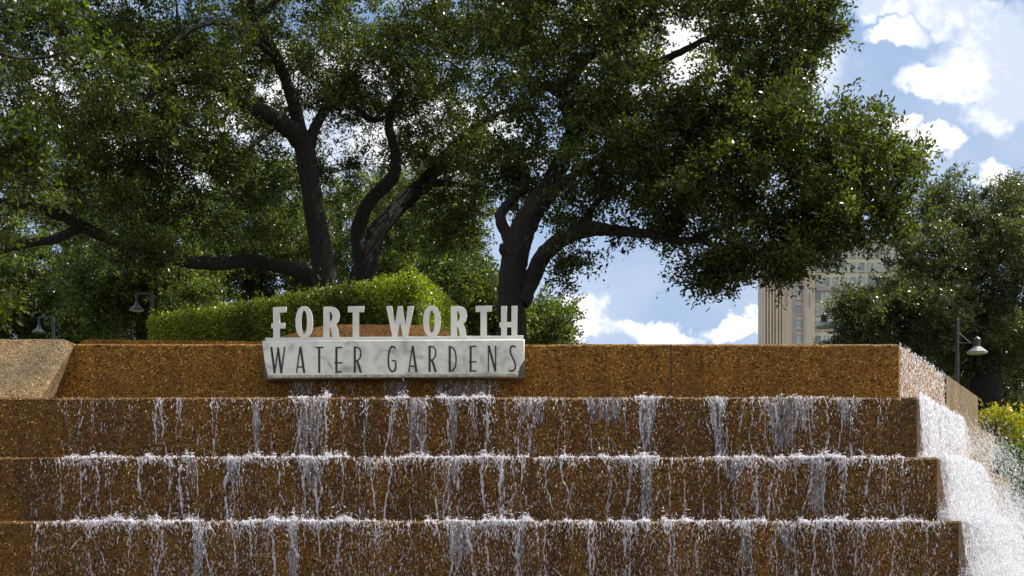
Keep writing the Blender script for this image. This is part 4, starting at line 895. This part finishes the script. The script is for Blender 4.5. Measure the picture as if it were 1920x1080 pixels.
# ------------------------------------------------------------------ lamps
Lg = 'lamps on posts around the fountain'
def lamp_right(px, py, D, label, mat=M_shade, scale=1.0, sg=1):
    c = at(px, py, D); s = D/FP*scale; root = empty('street_lamp', (c.x-37*s*sg, D, GB)); tag(root, label, 'lamp', Lg)
    b = MB(); xp = c.x-37*s*sg; w = 3.6*s
    b.lathe((xp, D, GB), [(w*1.5, 0), (w*1.5, .12), (w, .14), (w*.9, c.z+46*s-GB), (w*.4, c.z+50*s-GB)], 8, math.pi/8); b.build('pole', M_lamp, root)
    b = MB(); b.bar((xp, D, c.z+3*s), (c.x-4*s*sg, D, c.z+3*s), 1.1*s); b.bar((xp, D, c.z+24*s), (c.x-14*s*sg, D, c.z+4*s), .9*s); b.build('arm', M_lamp, root)
    b = MB(); b.lathe((c.x, D, c.z), [(6.5*s, -4*s), (6.5*s, 9*s), (7*s, 10*s), (.4*s, 16*s)], 8); b.build('housing', M_shade_d if mat is M_shade_d else M_lamp, root)
    b = MB(); b.lathe((c.x, D, c.z), [(19*s, -15.6*s), (19.2*s, -14*s), (7*s, -4*s)], 8, math.pi/8); b.build('lamp_shade', mat, root)
    b = MB(); b.lathe((c.x, D, c.z), [(17*s, -17.5*s), (18.4*s, -15.7*s)], 8, math.pi/8); b.build('lens', M_diff, root)
lamp_right(1832, 646, 20, 'dark post lamp with pale octagonal shade at the right, above the yellow shrubs')
lamp_right(1545, 600, 22.6, 'pale pointed lamp shade half hidden in leaves in front of the tower', scale=.9, sg=-1)
def lamp_left(px, py, D, label, s_=1.0):
    c = at(px, py, D); s = D/FP*s_; xp = c.x+27*s; root = empty('street_lamp', (xp, D, GB)); tag(root, label, 'lamp', Lg)
    b = MB(); b.box((xp-2.4*s, D-2.4*s, GB), (xp+2.4*s, D+2.4*s, c.z+25*s)); b.build('pole', M_lamp, root)
    b = MB(); b.bar((xp-2*s, D, c.z+23*s), (c.x-1*s, D, c.z+23*s), 1.7*s); b.bar((c.x, D, c.z+23*s), (c.x, D, c.z+6*s), 1.9*s); b.build('arm', M_lamp, root)
    b = MB(); b.lathe((c.x, D, c.z), [(12.5*s, -6*s), (12.8*s, -5*s), (6*s, 1*s), (3*s, 5*s), (2.4*s, 8*s)], 14); b.build('lamp_shade', M_shade_d, root, True)
    b = MB(); b.lathe((c.x, D, c.z), [(9*s, -7*s), (11.5*s, -6.05*s)], 14); b.build('lens', M_shade_d if s_ < 1 else M_diff, root)
lamp_left(73, 618, 22, 'leftmost lamp, a small cone shade hanging from a square arm above the wall', .99)
lamp_left(256, 576, 20, 'higher of the two left lamps, cone shade in dark leaves left of the hedge', 1.08)

# ------------------------------------------------------------------ tower
DB = 317.0
tower = empty('tower_building', (at(1500, 0, DB).x, DB, 0)); tag(tower, 'tall beige brick office tower seen far off under the oak branches', 'building')
M_tan = simple('tan_brick', (.70, .56, .42), .85, 0, .08, .15)
M_stone = simple('grey_stone_trim', (.47, .39, .37), .85, 0, .15, .3)
M_beige = simple('beige_brick', (.75, .65, .50), .85, 0, .08, .15)
M_frame = simple('window_frame', (.5, .48, .42), .6)
M_glass = simple('pale_window_glass', (.16, .22, .22), .12, 0, .5, .25, spec=.8)
M_blind = simple('window_blind', (.50, .56, .52), .4, 0, .15, .3)
def bx(mb, x0, y0, x1, y1, D, dep=3):
    a = at(x0, y0, DB); c = at(x1, y1, DB); mb.box((a.x, D, min(a.z, c.z)), (c.x, D+dep, max(a.z, c.z)))
gy = HZ+3
b = MB(); bx(b, 1430, 462, 1528, gy, DB, 6); b.build('tower_wing', M_tan, tower)
b = MB(); bx(b, 1528, 452, 1740, gy, DB+2, 12); b.build('main_block', M_beige, tower)
b = MB(); bx(b, 1526, 446, 1742, 452, DB+1.2, 13); b.build('cornice', M_stone, tower)
b = MB(); bx(b, 1429, 458, 1529, 463, DB-.5, 7); b.build('cornice', M_stone, tower)
b = MB(); bx(b, 1510, 535, 1742, 543, DB+1.4, .9); b.build('stone_band', M_stone, tower)
for x0, w in ((1431, 2.6), (1436.5, 2.6), (1442, 3.2), (1448, 2.4), (1453.5, 3.6), (1460, 2.4), (1465.5, 2.6)):
    b = MB(); bx(b, x0, 463.5, x0+w, gy-1, DB-.9, 1.2); b.build('pilaster', M_tan, tower)
for x0 in (1487, 1504):
    b = MB(); bx(b, x0, 463.5, x0+4, gy-1, DB-.5, .8); b.build('pilaster', M_stone, tower)
b = MB(); bx(b, 1474, 545, 1477, 575, DB-.2, .5); b.build('slot', M_stone, tower)
b = MB(); bx(b, 1517, 550, 1519, 577, DB-.2, .5); b.build('slot', M_stone, tower)
def window(px, py, D, blind, w=10, h=17):
    f = MB()
    a = at(px-w/2, py-h/2, DB); c = at(px+w/2, py+h/2, DB); t = .10
    f.box((a.x, D-.25, c.z), (a.x+t, D+.2, a.z)); f.box((c.x-t, D-.25, c.z), (c.x, D+.2, a.z)); f.box((a.x+t, D-.25, a.z-t), (c.x-t, D+.2, a.z)); f.box((a.x+t, D-.25, c.z), (c.x-t, D+.2, c.z+t)); f.box((a.x+t, D-.2, (a.z+c.z)/2-.05), (c.x-t, D+.2, (a.z+c.z)/2+.05)); f.box((a.x-.2, D-.4, c.z-.25), (c.x+.2, D+.1, c.z-.003))
    fo_ = f.build('window', M_frame, tower)
    g = MB(); g.box((a.x+t, D-.10, c.z+t), (c.x-t, D-.04, a.z-t)); g.build('pane', M_blind if blind else M_glass, fo_)
rows = [470+27.6*k for k in range(14)]
for k, y in enumerate(rows):
    window(1497, y, DB-.02, k % 3 != 1)
    for j, x in enumerate((1537.5, 1554, 1570, 1586.5, 1603, 1620, 1636, 1652, 1668)):
        if y < 700: window(x, y, DB+1.98, (j*7+k*3) % 5 < 3)
